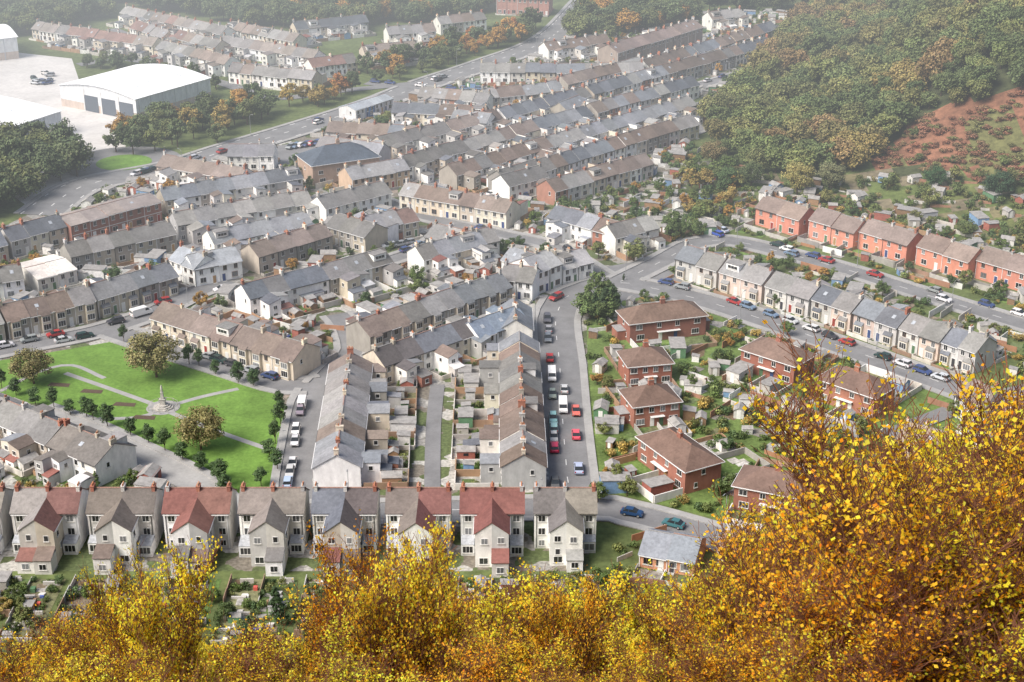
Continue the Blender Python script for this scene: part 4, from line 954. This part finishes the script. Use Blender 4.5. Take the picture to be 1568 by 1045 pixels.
def birchat(u,vt,Y,kinds,wide=1.0,col=None):
    d=ray(u,vt);x=d[0]/d[1]*Y;g=TZ(x,Y);h=ztop(vt,Y)-g
    if h<2.5: return
    me,zt=B[CH(kinds)];s=h/zt;link('birch_tree',me,(x,Y,g-.2),U(0,6.28),(s*wide,s*wide,s),None,jit(col or CH(TINT),.04))
for u,v,Y,k,w in [(1440,640,33,(1,),1.0),(1555,665,30,(1,),1),(1500,715,26,(0,),1),(1380,745,31,(1,),.9),(1255,725,37,(0,),.6),(1210,805,38,(0,),.8),(1310,800,30,(1,),.9),(1170,855,44,(1,),.8),(1120,890,50,(3,),.8),(1060,915,58,(2,),.8),(1000,930,66,(4,),.9),(930,925,72,(4,),1.1),(870,872,55,(2,),.6),(820,920,70,(3,),1.1),(760,925,75,(2,),1.1),(700,930,78,(3,),1.1),(650,885,62,(2,),.7),(620,800,45,(0,),.65),(585,825,47,(2,),.6),(545,835,48,(0,),.65),(515,890,55,(0,),.7),(470,940,62,(1,),.9),(400,980,60,(3,),1),(330,1000,60,(2,),1),(230,842,40,(2,),.6),(200,868,43,(2,),.5),(255,890,42,(2,),.45),(160,885,42,(0,),.55),(130,925,46,(1,),.7),(90,965,50,(3,),1),(30,995,55,(2,),1),(-20,990,48,(1,),1),(270,990,55,(4,),1)]:
    birchat(u,v,Y,k,w)
EX=[-50,60,130,200,260,330,420,500,560,640,700,780,870,960,1050,1150,1220,1300,1380,1450,1600]
EY=[1008,998,962,945,985,1010,990,960,920,925,940,938,922,945,935,895,840,805,755,715,715]
for Y,off,nn in ((26,105,9),(34,75,12),(44,50,14),(58,28,16),(76,15,18),(98,8,18)):
    for i in range(nn):
        u=-60+(i+U(.1,.9))*1700/nn;v=np.interp(u,EX,EY)+off+U(-5,30)
        if v>1040 and Y<40: v=1035
        birchat(u,v,Y,(0,1,2,3) if Y<50 else (2,3,4,0,4),1.15)
for Y in (125,150,172):
    for i in range(20):
        u=-60+(i+R())*85;v=np.interp(u,[-50,300,850,900,1000,1150,1600],[1035,1030,965,925,925,900,860])+U(0,25)+(Y<150)*8
        birchat(u,v,Y,(3,4,4),.85,(.85,.95,.9))
# ---------------- self-lit haze volumes, light, camera ----------------
def glowing_haze(foot,z1,dens,Lc):
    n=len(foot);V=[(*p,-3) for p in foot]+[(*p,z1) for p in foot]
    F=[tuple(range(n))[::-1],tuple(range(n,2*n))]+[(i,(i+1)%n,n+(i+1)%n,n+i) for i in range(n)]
    me=bpy.data.meshes.new('glowing_haze');me.from_pydata(V,[],F)
    m=bpy.data.materials.new('glowing_haze');m.use_nodes=True;nt=m.node_tree;nt.nodes.remove(nt.nodes['Principled BSDF'])
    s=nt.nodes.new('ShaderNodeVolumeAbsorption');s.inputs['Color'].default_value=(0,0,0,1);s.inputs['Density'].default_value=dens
    e=nt.nodes.new('ShaderNodeEmission');e.inputs['Color'].default_value=(*Lc,1);e.inputs['Strength'].default_value=dens  # volume glows by itself, standing in for daylight scattered in the air
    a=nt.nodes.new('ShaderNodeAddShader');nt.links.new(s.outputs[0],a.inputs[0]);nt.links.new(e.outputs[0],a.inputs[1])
    nt.links.new(a.outputs[0],nt.nodes['Material Output'].inputs['Volume']);me.materials.append(m);link('glowing_haze',me)
glowing_haze([(-900,270),(900,270),(900,1400),(-900,1400)],135,.00055,(.76,.8,.84))
glowing_haze([(-890,-55),(100,760),(100,1390),(-890,1390)],134,.0008,(.87,.9,.92))
sc=bpy.context.scene
w=bpy.data.worlds.new('World');sc.world=w;w.use_nodes=True;nt=w.node_tree
sky=nt.nodes.new('ShaderNodeTexSky');sky.sky_type='NISHITA';sky.sun_disc=False
el=math.radians(48);rot=math.radians(236)
sky.sun_elevation=el;sky.sun_rotation=rot;sky.dust_density=5.0;sky.air_density=1.0;sky.ozone_density=1.0
bg=nt.nodes['Background'];nt.links.new(sky.outputs[0],bg.inputs['Color']);bg.inputs['Strength'].default_value=.15
sd=Vector((math.sin(rot)*math.cos(el),math.cos(rot)*math.cos(el),math.sin(el)))
l=bpy.data.lights.new('sun','SUN');l.energy=4.2;l.angle=math.radians(32);l.color=(1,.955,.89);lo=bpy.data.objects.new('sun',l);lo.rotation_euler=(-sd).to_track_quat('-Z','Y').to_euler();COL.objects.link(lo)
cam=bpy.data.cameras.new('camera');cam.sensor_width=36;cam.lens=36*FL/1568;cam.clip_end=6000;cam.clip_start=.5
co=bpy.data.objects.new('camera',cam);co.location=(0,0,HC);co.rotation_euler=(math.pi/2-TH,0,0);COL.objects.link(co);sc.camera=co
sc.view_settings.view_transform='Standard';sc.view_settings.look='None';sc.view_settings.exposure=0
print('objects',len(bpy.data.objects))
